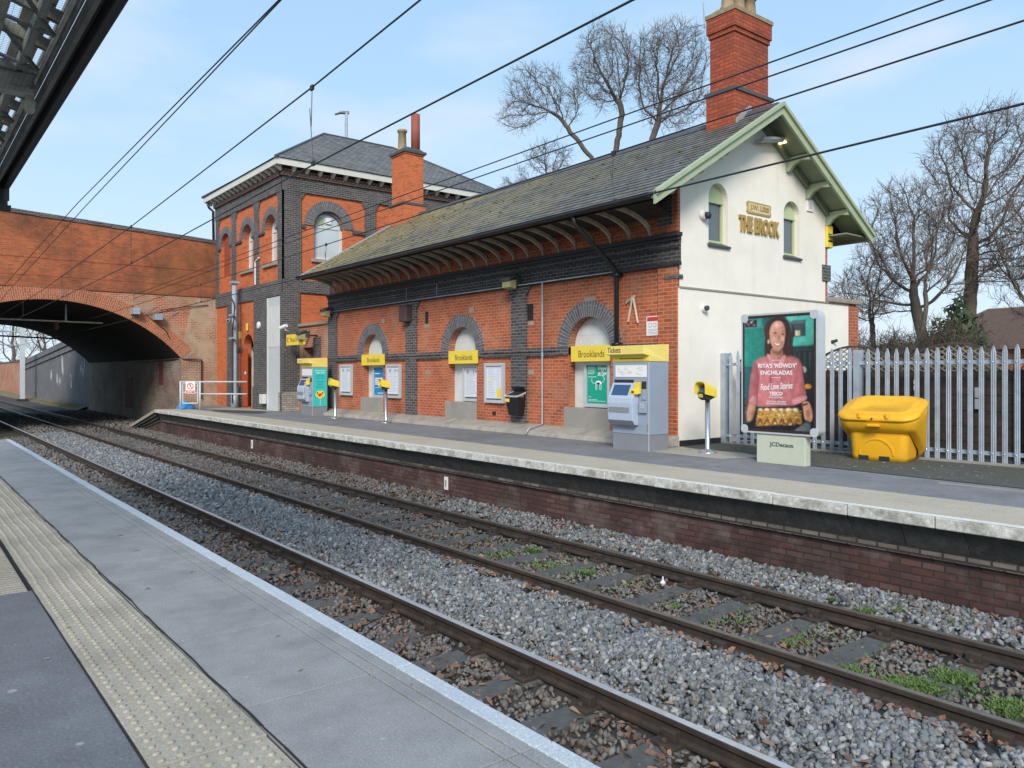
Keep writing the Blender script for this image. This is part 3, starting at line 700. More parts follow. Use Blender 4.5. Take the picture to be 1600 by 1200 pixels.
# ramp at the bridge end
rz = -.82; RX = -37.2
rp = MB(); rp.add([(FX0, 8.14, 0), (FX0, 9.9, 0), (RX, 8.14, rz), (RX, 9.9, rz), (FX0, 8.14, -.12), (RX, 8.14, rz-.12), (FX0, 9.9, -.12), (RX, 9.9, rz-.12)], [(0,1,3,2),(0,2,5,4),(4,5,7,6),(1,3,7,6),(2,3,7,5)])
struct(rp.build('platform_ramp', m_apron))
for k, (dz, dy) in enumerate(((-.13, .07), (-.25, .15), (-.37, .22))):
    q = MB(); q.add([(FX0, 8.14+dy, dz), (FX0, 9.9, dz), (RX, 8.14+dy, rz+dz*.5-.05), (RX, 9.9, rz+dz*.5-.05), (FX0, 8.14+dy, dz-.11), (RX, 8.14+dy, rz+dz*.5-.13), (FX0, 9.9, dz-.11), (RX, 9.9, rz+dz*.5-.13)], [(0,1,3,2),(0,2,5,4),(4,5,7,6)])
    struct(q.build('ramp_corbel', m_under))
q = MB(); q.add([(FX0, 8.4, -.4), (RX+1, 8.4, -.95), (RX+1, 8.4, -1.3), (FX0, 8.4, -1.3)], [(0,1,2,3)]); struct(q.build('ramp_wall', m_platbrick))
q = MB(); q.box(-36.0, FX0, 9.9, 11.6, -1.4, -.003); struct(q.build('platform_surface', m_asph2))
# patches on the far platform
q = MB(); q.flat(FZ(0), spline([(-31.5, 9.9), (-29.4, 9.55), (-27.4, 10.2), (-28.6, 10.9), (-31, 10.6)]), .0045); struct(q.build('tar_patch', m_patch))
q = MB(); q.flat(FZ(0), [(-33, 9.7), (-31.4, 9.9), (-29.2, 10.95), (-28.2, 11.45), (-33, 11.45)], .0085); struct(q.build('concrete_pad', m_apron))
q = MB(); q.flat(FZ(0), [(-9.85, 10.8), (-8.0, 10.75), (-7.8, 11.5), (-8.4, 12.0), (-9.85, 12.3)], .0045); struct(q.build('concrete_pad', m_apron))
q = MB(); q.flat(FZ(0), spline([(-9.8, 12.0), (-8.0, 11.9), (-7.6, 11.2), (-5.5, 11.0), (-2, 10.9), (6, 10.9), (9, 12), (9, 13.9), (-1, 13.8), (-9.8, 13.8)]), .0085); struct(q.build('mossy_surface', m_asph3))
q = MB(); q.box(-9.9, FX1, 12.6, 15.2, -.3, -.012); struct(q.build('yard_surface', m_asph3))
q = MB(); q.box(-4.5, FX1, 10.62, 10.66, 0, .012); struct(q.build('drain_strip', m_conc))
# marker posts by the platform wall
for x, z, lab in ((-12.6, -.82, 'small white marker plate on brick platform wall, right of centre'), (-23.0, -.8, 'tiny white marker plate on platform wall nearer the bridge')):
    t_ = thing('marker_plate', lab, 'marker plate', (x, 8.37, z), 'white marker plates on the platform wall')
    p = MB(); p.box(x-.06, x+.06, 8.365, 8.385, z, z+.25); p.build('plate', m_signwhite, t_, bevel=.004)
    p = MB(); p.box(x-.012, x+.012, 8.362, 8.364, z+.06, z+.19); p.build('number', m_ink, t_)

# ------------------------------------------------------------------ station building
YW = 12.0; GX = -9.9; BXL = -25.4; GY1 = 17.35
RIDGE_Y, RIDGE_Z, EAVE_Y, EAVE_Z = 14.6, 7.06, 10.65, 4.66
SL = (RIDGE_Z-EAVE_Z)/(RIDGE_Y-EAVE_Y)
def roof_z(y): return RIDGE_Z-SL*abs(y-RIDGE_Y)
sb = thing('station_building', 'long red and blue brick station building with mossy slate roof and cream gable', 'building', (-17.6, 14.6, 0))
F = FY(YW)
BAYS = (-22.25, -17.27, -12.40)
ZS = 2.02
holes = [arch(c, .10, ZS, .66) for c in BAYS]
mb = MB(); mb.wall(F, [(BXL, -.05), (GX, -.05), (GX, 5.46), (BXL, 5.46)], holes, .24)
mb.quad((BXL, 12.0, 0), (BXL, 17.3, 0), (BXL, 17.3, 5.4), (BXL, 14.6, 7.0), (BXL, 12.0, 5.4))
mb.quad((GX-.02, 17.33, 0), (BXL, 17.33, 0), (BXL, 17.33, 5.4), (GX-.02, 17.33, 5.4))
mb.build('front_wall', m_red, sb)
for c in BAYS:
    b = MB(); b.flat(FY(YW+.2), arch(c, .6, ZS, .67), 0); b.build('blind_panel', m_white, sb)
    b = MB(); b.ring(F, c, ZS, .66, 1.0, -.24, .035, 0, PI, 26); b.build('arch_ring', m_blue_row, sb)
    b = MB(); b.fbox(F, c-.80, c+.66, .10, .66, -.2, .03); b.build('window_apron', m_conc, sb, bevel=.01)
    j = MB()
    for q in (-.012, .26): j.fbox(F, c-.6, c+.6, ZS+q, ZS+q+.006, -.2, -.197)
    j.build('panel_joint', m_paleg, sb)
# pilasters, band, string course
pil = [(BXL, -24.78), (-20.16, -19.56), (-15.10, -14.52)]
for a, b in pil:
    p = MB(); p.fbox(F, a, b, .22, 3.60, 0, .06)
    for s, e in ((-1, a), (1, b)):
        if s < 0 and a == BXL: continue
        for q in range(3):
            u0, u1 = sorted((e, e+s*(.07+.06*q)))
            p.fbox(F, u0, u1, 3.36+.08*q, 3.44+.08*q, 0, .055-.004*q)
    p.build('pilaster', m_blue, sb)
p = MB(); p.fbox(F, -10.38, GX, .0, 3.60, -.02, .055); p.fbox(F, -10.30, GX+.02, 4.20, 5.1, -.02, .055); p.build('corner_pier', m_red, sb)
p = MB()
for z in (1.9, 2.35, 3.3): pass
p.fbox(F, -10.2, GX+.03, 3.28, 3.36, -.1, .075); p.build('corner_block', m_blue, sb)
p = MB(); p.fbox(F, -10.4, -10.02, 4.35, 5.15, 0, .06); p.build('corner_block', m_blue, sb)
p = MB(); p.fbox(F, BXL, GX+.06, 3.60, 4.02, 0, .065); p.build('frieze_band', m_frieze, sb)
p = MB(); p.fbox(F, BXL, GX+.08, 3.53, 3.60, 0, .10); p.fbox(F, BXL, GX+.07, 4.02, 4.09, 0, .10); p.fbox(F, BXL, GX+.10, 4.09, 4.17, 0, .15); p.fbox(F, BXL, GX+.07, 3.86, 3.90, .06, .085)
p.build('cornice_moulding', m_dark, sb, bevel=.008)
cuts = [BXL] + [q for c in BAYS for q in (c-.99, c+.99)] + [-10.38]
for a, b in zip(cuts[0::2], cuts[1::2]):
    p = MB(); p.fbox(F, a, b, 1.94, 2.03, 0, .10)
    xx = a
    while xx < b-.05:
        p.fbox(F, xx+.01, min(b, xx+.065), 1.84, 1.94, 0, .075); xx += .085
    p.build('string_course', m_blue, sb)
for c in BAYS:
    for s in (-1, 1):
        p = MB(); p.fbox(F, min(c+s*.66, c+s*1.02), max(c+s*.66, c+s*1.02), 1.85, 2.02, -.1, .045); p.build('arch_springer', m_blue, sb)
p = MB()
P = [(0.0, .0), (.55, .0), (.50, .10), (.12, .20), (0, .22)]
p.loft([[(x, YW-a, b) for a, b in P] for x in (BXL, -9.88)])
p.build('plinth_fillet', m_conc2, sb, bevel=.02)
# eaves with curved timber brackets
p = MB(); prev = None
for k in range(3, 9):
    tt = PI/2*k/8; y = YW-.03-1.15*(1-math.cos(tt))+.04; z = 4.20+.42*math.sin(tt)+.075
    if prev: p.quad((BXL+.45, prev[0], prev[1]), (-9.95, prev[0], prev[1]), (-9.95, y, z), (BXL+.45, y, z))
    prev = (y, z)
p.build('eaves_soffit', m_soffit_wood, sb)  # dark brown boards, put in between the brackets to darken the upper eaves
p = MB(); p.fbox(F, BXL+.3, -10.0, 4.17, 4.40, .0, .02); p.build('eaves_brick', m_red, sb)
nb = 27
for i in range(nb):
    x = -10.62-(14.3/(nb-1))*i
    p = MB(); pts = []
    for k in range(7):
        tt = PI/2*k/6
        pts.append((YW-.03-1.15*(1-math.cos(tt)), 4.20+.42*math.sin(tt)))
    rings = [[(x-.022, y, z), (x+.022, y, z), (x+.022, y+.03, z+.085), (x-.022, y+.03, z+.085)] for y, z in pts]
    p.loft(rings); p.build('eaves_bracket', m_brackt, sb)
# roof: courses of overlapping slates as thin tilted strips
RX0, RX1 = -24.86, -9.36
def slate_roof(name, mat, x0, x1, ye, ze, yr, zr, parent, crs=.205, lip=.016):
    L = math.hypot(yr-ye, zr-ze); n = int(L/crs); mb = MB()
    dy, dz = (yr-ye)/L, (zr-ze)/L; ny, nz = (-dz, dy) if dy > 0 else (dz, -dy)
    for i in range(n):
        a = L*i/n; b = L*(i+1)/n+.03; rr = random.uniform(-.002, .003)
        p0 = (ye+dy*a+ny*(lip+rr), ze+dz*a+nz*(lip+rr)); p1 = (ye+dy*b+ny*.002, ze+dz*b+nz*.002); pb = (ye+dy*a, ze+dz*a)
        m = 12
        for q in range(m):
            xa, xb = x0+(x1-x0)*q/m, x0+(x1-x0)*(q+1)/m
            mb.add([(xa, p0[0], p0[1]), (xb, p0[0], p0[1]), (xb, p1[0], p1[1]), (xa, p1[0], p1[1]), (xa, pb[0], pb[1]), (xb, pb[0], pb[1])],
               [(0,1,2,3), (0,1,5,4)], [[(xa, a), (xb, a), (xb, a+crs*.98), (xa, a+crs*.98)], [(xa, a), (xb, a), (xb, a), (xa, a)]])
    return mb.build(name, mat, parent)
slate_roof('roof', m_roof, RX0, RX1, EAVE_Y, EAVE_Z, RIDGE_Y, RIDGE_Z, sb)
slate_roof('roof', m_roof, RX0, RX1, 18.42, roof_z(18.42), RIDGE_Y, RIDGE_Z, sb)
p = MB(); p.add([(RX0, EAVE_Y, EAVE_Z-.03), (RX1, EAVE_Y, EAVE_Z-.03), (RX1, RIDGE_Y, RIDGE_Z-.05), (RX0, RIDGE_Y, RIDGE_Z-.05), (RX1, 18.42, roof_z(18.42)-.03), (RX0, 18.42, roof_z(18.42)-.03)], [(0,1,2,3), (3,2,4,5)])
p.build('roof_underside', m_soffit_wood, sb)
p = MB(); p.loft([[(x, RIDGE_Y-.16, RIDGE_Z-.07), (x, RIDGE_Y-.05, RIDGE_Z+.06), (x, RIDGE_Y+.05, RIDGE_Z+.06), (x, RIDGE_Y+.16, RIDGE_Z-.07)] for x in (RX0, RX1)])
p.build('ridge_tiles', m_slate_d, sb)
p = MB()
for i in range(160):   # moss cushions
    y = random.uniform(EAVE_Y+.2, RIDGE_Y-.1); x = RX0+.2+(RX1-RX0-.4)*random.random()**1.25
    r = random.uniform(.015, .05)
    p.lathe([(r, .0), (r*.8, r*.35), (r*.3, r*.5)], (x, y, roof_z(y)+.018), 6)
tag(p.build('moss', m_moss, sb, smooth=True), kind='stuff')
p = MB(); p.loft([[(RX0-.03, a, b), (RX0+.06, a, b), (RX0+.06, a, b+.06), (RX0-.03, a, b+.06)] for a, b in ((EAVE_Y, EAVE_Z-.02), (RIDGE_Y, RIDGE_Z))]); p.build('verge_flashing', m_lead, sb)
# gutter and downpipe
p = MB(); P = [(.10*math.cos(PI+PI*k/8), .10*math.sin(PI+PI*k/8)) for k in range(9)]+[(.085, .01), (-.085, .01)]
p.loft([[(x, EAVE_Y-.03+a, EAVE_Z-.01+b*.95) for a, b in P] for x in (RX0-.02, -9.4)]); p.build('gutter', m_black, sb)
p = MB(); p.box(RX0, -9.42, EAVE_Y+.07, EAVE_Y+.10, EAVE_Z-.12, EAVE_Z+.02); p.build('fascia_board', m_black, sb)
dp = MB(); dp.tube([(-11.45, EAVE_Y, 4.60), (-11.45, EAVE_Y+.02, 4.42), (-11.45, YW-.20, 3.64), (-11.45, YW-.12, 3.50), (-11.45, YW-.12, .1)], .05, 10)
for z in (3.45, 2.0): dp.box(-11.53, -11.37, YW-.19, YW-.02, z, z+.07)
dpo = dp.build('downpipe', m_black, sb, smooth=True)
p = MB(); p.tube([(BXL+.1, YW-.11, 3.565), (-11.5, YW-.11, 3.565)], .014, 6)
p.tube([(-13.87, YW-.09, 3.56), (-13.87, YW-.09, .25), (-13.87, YW-.5, .16), (-13.87, YW-.60, .02)], .022, 6)
p.tube([(-20.05, YW-.08, 3.56), (-20.05, YW-.08, 3.95)], .012, 6); p.tube([(-18.4, YW-.08, 3.56), (-18.4, YW-.08, 3.95)], .012, 6)
p.build('conduit', m_galv, sb, smooth=True)
for x, z, w_, h_ in ((-19.05, 2.86, .16, .34), (-14.41, 2.70, .22, .40), (-15.85, .36, .14, .10)):
    p = MB(); p.fbox(F, x-w_/2, x+w_/2, z, z+h_, -.03, .006); p.build('vent_opening', m_gap, sb)
for x, z, w_, h_ in ((-19.05, 2.74, .30, .10), (-16.85, 3.05, .20, .13), (-21.6, 3.0, .18, .14), (-19.0, 1.40, .2, .11), (-14.38, 1.40, .2, .12), (-12.36, 3.02, .34, .08), (-14.38, 2.58, .2, .10)):
    p = MB(); p.fbox(F, x-w_/2, x+w_/2, z, z+h_, 0, .008); p.build('mortar_patch', m_stone, sb)
# gable
G = FX(GX)
W1, W2 = 13.25, 15.93
wins = [arch(c, 4.05, 5.0, .32, 14) for c in (W1, W2)]
gt = lambda y: roof_z(y)-.10
mb = MB(); mb.wall(G, [(YW, 3.12), (GY1, 3.12), (GY1, gt(GY1)), (RIDGE_Y, gt(RIDGE_Y)), (YW, gt(YW))], wins, .17)
mb.build('gable_wall', m_render, sb)
mb = MB(); mb.fbox(G, YW-.02, 18.36, -.02, 3.09, -.5, .03); mb.build('gable_lower_wall', m_render, sb)
mb = MB(); mb.fbox(G, YW-.02, 18.36, 3.09, 3.125, -.5, .05); mb.build('wall_ledge', m_stone, sb)
mb = MB(); mb.fbox(G, YW-.02, 13.3, 0, .12, .03, .04); mb.build('black_base', m_dark, sb)
mb = MB(); mb.fbox(G, 18.36, 18.82, 0, 3.10, -.5, .04); mb.build('end_pier', m_red, sb)
mb = MB(); mb.fbox(G, 17.4, 18.95, 3.126, 3.24, -.55, .10); mb.build('pier_coping', m_stone, sb, bevel=.02)
mb = MB(); mb.fbox(G, 17.2, 17.48, 3.25, 5.3, -.3, -.02); mb.build('rear_corner', m_red, sb)
mb = MB(); mb.fbox(G, 17.2, 17.55, 3.62, 4.0, -.25, .03); mb.build('rear_corner_band', m_blue, sb)
for c in (W1, W2):
    wd = MB(); wd.wall(FX(GX-.12), arch(c, 4.08, 5.0, .325, 14), [rect(c-.26, c+.26, 4.16, 4.93)], .06)
    wd.fbox(FX(GX-.12), c-.30, c+.30, 4.93, 4.985, 0, .02)
    wo = wd.build('window', m_greenw, sb)
    pn = MB(); pn.flat(FX(GX-.16), rect(c-.27, c+.27, 4.14, 4.95), 0); pn.build('pane', m_glass, wo)
    cu = MB(); 
    for q in range(7): cu.quad(*[(GX-.20-.02*(q % 2), c-.25+.072*(q+e), z) for e, z in ((0, 4.16), (1, 4.16), (1, 4.9), (0, 4.9))])
    cu.build('curtain', m_paleg, wo)
    si = MB(); si.loft([[G(a, b, d) for b, d in ((4.02, -.12), (4.0, .05), (4.04, .055), (4.12, -.12))] for a in (c-.36, c+.36)]); si.build('sill', m_slate_d, wo)
# bargeboards, verge soffit, purlin brackets
for s, ye in ((1, EAVE_Y-.02), (-1, 18.44)):
    def rp(y, d): return (y, roof_z(y)+d)
    p = MB(); p.loft([[(x, y, roof_z(y)+d) for x, d in ((-9.34, -.20), (-9.285, -.20), (-9.285, .035), (-9.34, .035))] for y in (ye, RIDGE_Y)]); p.build('bargeboard', m_green, sb)
    p = MB(); p.loft([[(x, y, roof_z(y)+d) for x, d in ((-9.29, -.045), (-9.235, -.03), (-9.235, .055), (-9.34, .055))] for y in (ye, RIDGE_Y)]); p.build('barge_moulding', m_green, sb)
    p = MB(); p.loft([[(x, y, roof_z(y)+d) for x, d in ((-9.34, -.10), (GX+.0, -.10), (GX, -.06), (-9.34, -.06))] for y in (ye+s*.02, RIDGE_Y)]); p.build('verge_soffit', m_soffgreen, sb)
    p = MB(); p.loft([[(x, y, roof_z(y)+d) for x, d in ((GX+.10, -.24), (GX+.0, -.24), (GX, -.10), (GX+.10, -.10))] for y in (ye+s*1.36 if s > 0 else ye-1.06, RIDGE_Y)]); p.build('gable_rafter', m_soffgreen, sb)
    for q in (.33, .62, .93):
        y = RIDGE_Y+(ye-RIDGE_Y)*(q*.72+.06)
        z = roof_z(y)-.12
        b = MB(); lp = [(GX, z), (GX, z-.30), (GX+.08, z-.30), (GX+.2, z-.17), (GX+.36, z-.10), (GX+.55, z-.13), (GX+.57, z)]
        b.prism(lambda a_, b_, c_=0: V((a_, y+c_, b_)), lp, -.05, .05); b.build('gable_bracket', m_green, sb, bevel=.006)
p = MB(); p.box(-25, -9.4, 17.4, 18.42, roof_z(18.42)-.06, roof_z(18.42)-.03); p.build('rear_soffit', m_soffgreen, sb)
p = MB(); p.box(RX0, -9.3, 18.42, 18.55, roof_z(18.42)-.12, roof_z(18.42)); p.build('gutter', m_green, sb)
# chimneys
def chimney(parent, x0, x1, y0, y1, zb, zs, zc, zt, pots, mat=m_chim):
    c = MB(); c.box(x0, x1, y0, y1, zb, zs); c.box(x0+.06, x1-.06, y0+.06, y1-.06, zs+.08, zc)
    co_ = c.build('chimney', mat, parent, bevel=.008)
    b = MB(); b.box(x0-.03, x1+.03, y0-.03, y1+.03, zs, zs+.08); b.build('chimney_band', m_slate_d, co_)
    d = MB(); d.box(x0+.03, x1-.03, y0+.03, y1-.03, zc, zc+.10); d.box(x0, x1, y0, y1, zc+.10, zt); d.build('chimney_head', mat, co_, bevel=.01)
    e = MB(); e.box(x0-.02, x1+.02, y0-.02, y1+.02, zt, zt+.09); e.loft([[(x0+q, y0+q, z), (x1-q, y0+q, z), (x1-q, y1-q, z), (x0+q, y1-q, z)] for q, z in ((.02, zt+.09), (.16, zt+.22))]); e.build('chimney_cap', m_pot if mat is m_chim else m_slate_d, co_)
    for px, py, r, h, m in pots:
        q = MB(); q.lathe([(r*1.25, zt+.1), (r*1.25, zt+.2), (r, zt+.26), (r*.85, zt+h-.12), (r*1.1, zt+h-.10), (r*1.1, zt+h-.02), (r*.7, zt+h), (r*.7, zt+h-.2)], (px, py, 0), 14); q.build('chimney_pot', m, co_, smooth=True)
    return co_
ch = chimney(sb, -10.88, -10.12, 14.12, 15.50, 6.3, 7.52, 8.80, 9.24, [(-10.5, 14.38, .14, .75, m_pot), (-10.5, 14.78, .14, .8, m_pot), (-10.5, 15.2, .14, .72, m_pot)])
p = MB()
for i in range(9):
    y = 14.14+.06*i; p.box(-10.115, -10.10, y, y+.07, roof_z(y)-.05, roof_z(y)+.13+.01*i)
p.build('step_flashing', m_lead, ch)
ae = MB(); ae.tube([(-10.86, 14.05, 9.05), (-10.86, 14.0, 9.6)], .018, 6); ae.tube([(-11.75, 13.72, 9.17), (-10.8, 14.0, 9.10)], .012, 6)
for q in range(7):
    x = -11.7+.13*q; ae.tube([(x, 13.6+.04*q, 9.16-.01*q), (x, 13.86+.04*q, 9.16-.01*q)], .005, 4)
ae.build('aerial', m_galv, ch)
ch2 = chimney(sb, -24.58, -23.56, 13.92, 14.80, 6.2, 7.33, 9.1, 9.16, [(-24.35, 14.3, .16, 1.0, m_pot)], mat=m_red2)
p = MB(); p.lathe([(.16, 9.3), (.16, 10.62), (.13, 10.62), (.13, 10.3)], (-23.85, 14.55, 0), 14); p.build('chimney_flue', m_potred, ch2, smooth=True)

# low link wall with the doorway, beside the tower
lw = thing('link_wall', 'low weathered brick wall with stone coping joining station building to tall house', 'wall', (-26.8, 12.1, 0))
p = MB(); p.wall(FY(12.12), rect(-28.25, BXL-.01, 0, 3.2), [rect(-27.95, -26.95, .0, 2.4)], .5); p.build('wall', m_dent if False else m_spand, lw)
p = MB(); p.fbox(FY(12.12), -28.3, BXL-.01, 3.2, 3.30, -.5, .08); p.build('coping', m_stone, lw, bevel=.01)
p = MB(); p.fbox(FY(12.12), -26.94, -26.35, 0, 2.75, 0, .05); p.build('pier', m_blue, lw)
p = MB(); p.fbox(FY(12.6), -28.2, -26.7, 0, 2.4, -.3, -.1); p.build('recess', m_blue, lw)

# ------------------------------------------------------------------ tall brick house at the bridge
TX0, TX1, TY0, TY1, TZ = -36.0, -28.3, 11.5, 21.8, 9.0
th = thing('brick_house', 'tall two storey red brick house with blue brick bands and hipped roof beside bridge', 'house', (-32.2, 16.5, 0))
F = FY(TY0); S = FX(TX1)
fh = [arch(-34.75, 5.7, 7.0, .60), arch(-32.1, 5.7, 7.0, .60), arch(-29.55, 5.7, 7.0, .60), arch(-32.0, 0.05, 2.45, .60), rect(-29.80, -28.52, .0, 4.36)]
SWC = 13.34
mb = MB(); mb.wall(F, rect(TX0, TX1, -.5, TZ), fh, .34)
mb.wall(S, rect(TY0, TY1, -.5, TZ), [arch(SWC, 5.85, 7.12, .63), arch(17.0, 5.85, 7.12, .63)], .22)
mb.quad((TX0, TY0, -.5), (TX0, TY1, -.5), (TX0, TY1, TZ), (TX0, TY0, TZ)); mb.quad((TX0, TY1, -.5), (TX1, TY1, -.5), (TX1, TY1, TZ), (TX0, TY1, TZ))
mb.build('wall', m_red2, th)
for Fr, L in ((F, (-34.75, -32.1, -29.55)), (S, (SWC, 17.0))):
    for c in L:
        zc = 7.0 if Fr is F else 7.12; ri = .60 if Fr is F else .63; ro = .90 if Fr is F else 1.02
        b = MB(); b.ring(Fr, c, zc, ri, ro, -.2, .04, 0, PI, 22)
        if Fr is S: b.ring(Fr, c, zc, ri-.09, ri, -.2, -.08, 0, PI, 22)
        b.build('arch_ring', m_blue_row, th)
b = MB(); b.flat(FY(TY0+.12), arch(-34.75, 5.2, 7.0, .61), 0); b.build('blind_panel', m_chim, th)
def twin(Fr, c, z0, zs, r, d, glass):
    w_ = MB(); w_.wall(FR(Fr(0,0,-d), Fr(1,0)-Fr(0,0), (0,0,1), Fr(0,0,1)-Fr(0,0)), arch(c, z0, zs, r+.01), [rect(c-r+.09, c+r-.09, z0+.10, zs-.03), arch(c, zs+.05, zs+.06, r-.10, 14)], .05)
    wo = w_.build('window', m_white, th)
    p = MB(); p.flat(FR(Fr(0,0,-d-.03), Fr(1,0)-Fr(0,0), (0,0,1), Fr(0,0,1)-Fr(0,0)), arch(c, z0+.05, zs, r-.02), 0); p.build('pane', glass, wo)
    s_ = MB(); s_.fbox(Fr, c-r-.12, c+r+.12, z0-.13, z0-.003, -.3, .10); s_.build('sill', m_stone, wo, bevel=.01)
    return wo
twin(F, -32.1, 5.7, 7.0, .60, .28, m_glassw); twin(F, -29.55, 5.7, 7.0, .60, .28, m_glassw)
wo = twin(S, SWC, 5.85, 7.12, .63, .16, m_glassw); twin(S, 17.0, 5.85, 7.12, .63, .16, m_glass)
p = MB(); p.flat(S, rect(SWC-.50, SWC-.16, 7.16, 7.52), -.17); p.build('dark_blind', m_green, wo)
p = MB(); p.fbox(S, SWC-.08, SWC+.16, 7.28, 7.52, -.17, -.13); p.build('white_unit', m_signwhite, wo)  # plain white box inside the window
# blue brick trim
p = MB()
for a, b in ((-36.0, -35.62), (-33.87, -33.42), (-31.22, -30.74), (-28.72, -28.24)): p.fbox(F, a, b, 4.98, 8.30, 0, .06)
for a, b in ((11.44, 12.18), (14.88, 15.36), (18.8, 19.3), (21.3, 21.86)): p.fbox(S, a, b, 4.98, 8.32, 0, .06)
p.fbox(F, -36.0, -28.24, 8.30, 8.86, 0, .075); p.fbox(S, 11.425, 21.87, 8.32, 8.86, 0, .075)
p.fbox(F, -36.0, -28.24, 4.40, 4.98, 0, .065); p.fbox(S, 11.435, 21.87, 4.50, 4.98, 0, .065)
p.fbox(F, -31.25, -29.86, 0.0, 4.40, 0, .055); p.fbox(F, -34.45, -33.1, .9, 4.40, 0, .055); p.fbox(F, -34.45, -32.7, 0, .9, 0, .07); p.fbox(F, -31.3, -30.9, 0, .9, .056, .09)
p.fbox(F, -28.50, -28.24, 0.72, 4.40, 0, .055); p.fbox(S, 11.45, 12.14, .72, 4.50, 0, .055)
for q in range(3):   # stepped corners under the bands
    for a, s in ((-35.62, 1), (-33.87, -1), (-33.42, 1), (-31.22, -1), (-30.74, 1), (-28.72, -1)):
        u0, u1 = sorted((a, a+s*(.05+.05*q))); p.fbox(F, u0, u1, 8.06+.08*q, 8.14+.08*q, 0, .056-.004*q)
    for a, s in ((12.18, 1), (14.88, -1), (15.36, 1), (18.8, -1)):
        u0, u1 = sorted((a, a+s*(.05+.05*q))); p.fbox(S, u0, u1, 8.08+.08*q, 8.16+.08*q, 0, .056-.004*q)
p.build('blue_brick_bands', m_blue, th)
p = MB(); p.fbox(F, -28.50, -28.20, 0, .72, 0, .12); p.fbox(S, 11.38, 12.10, 0, .72, 0, .1); p.build('whitewashed_base', m_paleb, th)
for a, b in ((-35.6, -35.35), (-34.15, -33.9), (-33.4, -32.7), (-31.5, -31.24), (-30.72, -30.15), (-28.95, -28.74)): p = MB(); p.fbox(F, a, b, 6.92, 7.02, 0, .08); p.build('string_course', m_slate_d, th)
for a, b in ((12.2, SWC-1.0), (SWC+1.0, 14.86), (15.4, 16.0), (18.0, 18.78)): p = MB(); p.fbox(S, a, b, 6.98, 7.12, 0, .08); p.build('string_course', m_slate_d, th)
for a, b in ((-33.15, -32.62), (-31.40, -31.26)): p = MB(); p.fbox(F, a, b, 2.35, 2.50, 0, .08); p.build('arch_springer', m_slate_d, th)
p = MB(); p.fbox(F, -36.0, -28.2, 8.86, 9.12, 0, .16); p.fbox(S, 11.34, 21.9, 8.86, 9.12, 0, .16); p.build('corbel_course', m_dent, th)
p = MB(); p.box(-36.45, -27.86, 11.06, 11.10, 9.16, 9.40); p.box(-27.90, -27.86, 11.10, 22.2, 9.16, 9.40); p.box(-36.45, -36.41, 11.10, 22.2, 9.16, 9.40); p.box(-36.4, -27.91, 11.11, 22.2, 9.30, 9.34); p.build('eaves_fascia', m_fascia, th)
for i in range(17):
    x = -36.2+.5*i; b = MB(); b.loft([[(xx, TY0-a, z) for a, z in ((.16, 9.0), (.20, 9.0), (.40, 9.14), (.40, 9.3), (.16, 9.3))] for xx in (x, x+.11)]); b.build('eaves_modillion', m_fascia, th)
for i in range(19):
    y = 11.75+.53*i; b = MB(); b.loft([[(TX1+a, yy, z) for a, z in ((.16, 9.0), (.20, 9.0), (.40, 9.14), (.40, 9.3), (.16, 9.3))] for yy in (y, y+.11)]); b.build('eaves_modillion', m_fascia, th)
A, B, C_, D_ = (-36.5, 11.0, 9.41), (-27.8, 11.0, 9.41), (-27.8, 22.3, 9.41), (-36.5, 22.3, 9.41); r0, r1 = (-32.15, 14.9, 12.0), (-32.15, 18.4, 12.0)
rf = MB()
def slope(pts, u, vv):
    o = V(pts[0]); u = V(u); vv = V(vv).normalized()
    rf.quad(*pts, uv=[((V(p)-o).dot(u), (V(p)-o).dot(vv)) for p in pts])
slope([A, B, r0], (1,0,0), (0, 3.9, 2.6)); slope([B, C_, r1, r0], (0,1,0), (-4.35, 0, 2.6)); slope([C_, D_, r1], (-1,0,0), (0,-3.9,2.6)); slope([D_, A, r0, r1], (0,-1,0), (4.35,0,2.6))
rfo = rf.build('roof', m_roof2, th)
p = MB(); p.tube([B, r0, r1, C_], .06, 6); p.tube([A, r0], .06, 6); p.build('hip_tiles', m_slate_d, rfo)
p = MB(); p.tube([(-36.1, 11.1, 9.15), (-36.1, 11.2, 8.9), (-36.05, 11.36, 8.75), (-36.05, 11.38, 7.2)], .06, 8); p.build('downpipe', m_black, th, smooth=True)
d = MB(); d.flat(FY(TY0+.34), rect(-32.7, -31.35, 0, 2.45), 0); do = d.build('doorway', m_stone, th)
d = MB(); d.fbox(FY(TY0+.02), -32.62, -32.10, .06, 2.45, 0, .05); d.build('red_door', m_orange, do); d = MB(); d.fbox(FY(TY0), -31.62, -31.42, .06, 2.4, -.3, .0); d.build('door_frame', m_brackt, do)
d = MB(); d.lathe([(.06, 0), (.06, .02)], (0, 0, 0), 12); d.v = [(-32.22+a, TY0-.035-c_, 1.45+b) for a, b, c_ in d.v]; d.build('door_sign', m_signwhite, do)
d = MB(); d.fbox(F, -29.80, -28.52, 0, 4.36, -.06, .04); wd_ = d.build('tall_panel', m_paleg, th, bevel=.01)
d = MB(); d.fbox(F, -29.72, -28.60, 2.45, 4.0, .04, .052); d.fbox(F, -29.81, -29.74, 0, 4.36, .04, .06); d.build('panel_trim', m_white, wd_)
d = MB(); d.fbox(F, -33.68, -33.42, .95, 1.95, .056, .07); d.build('painted_patch', m_signred, th)
for x, z in ((-30.6, 3.35),):
    d = MB(); d.lathe([(.14, 0), (.14, .06), (.06, .08)], (0, 0, 0), 12); d.v = [(x+a, TY0-.06-c_, z+b) for a, b, c_ in d.v]; q = d.build('alarm_sounder', m_signwhite, th)
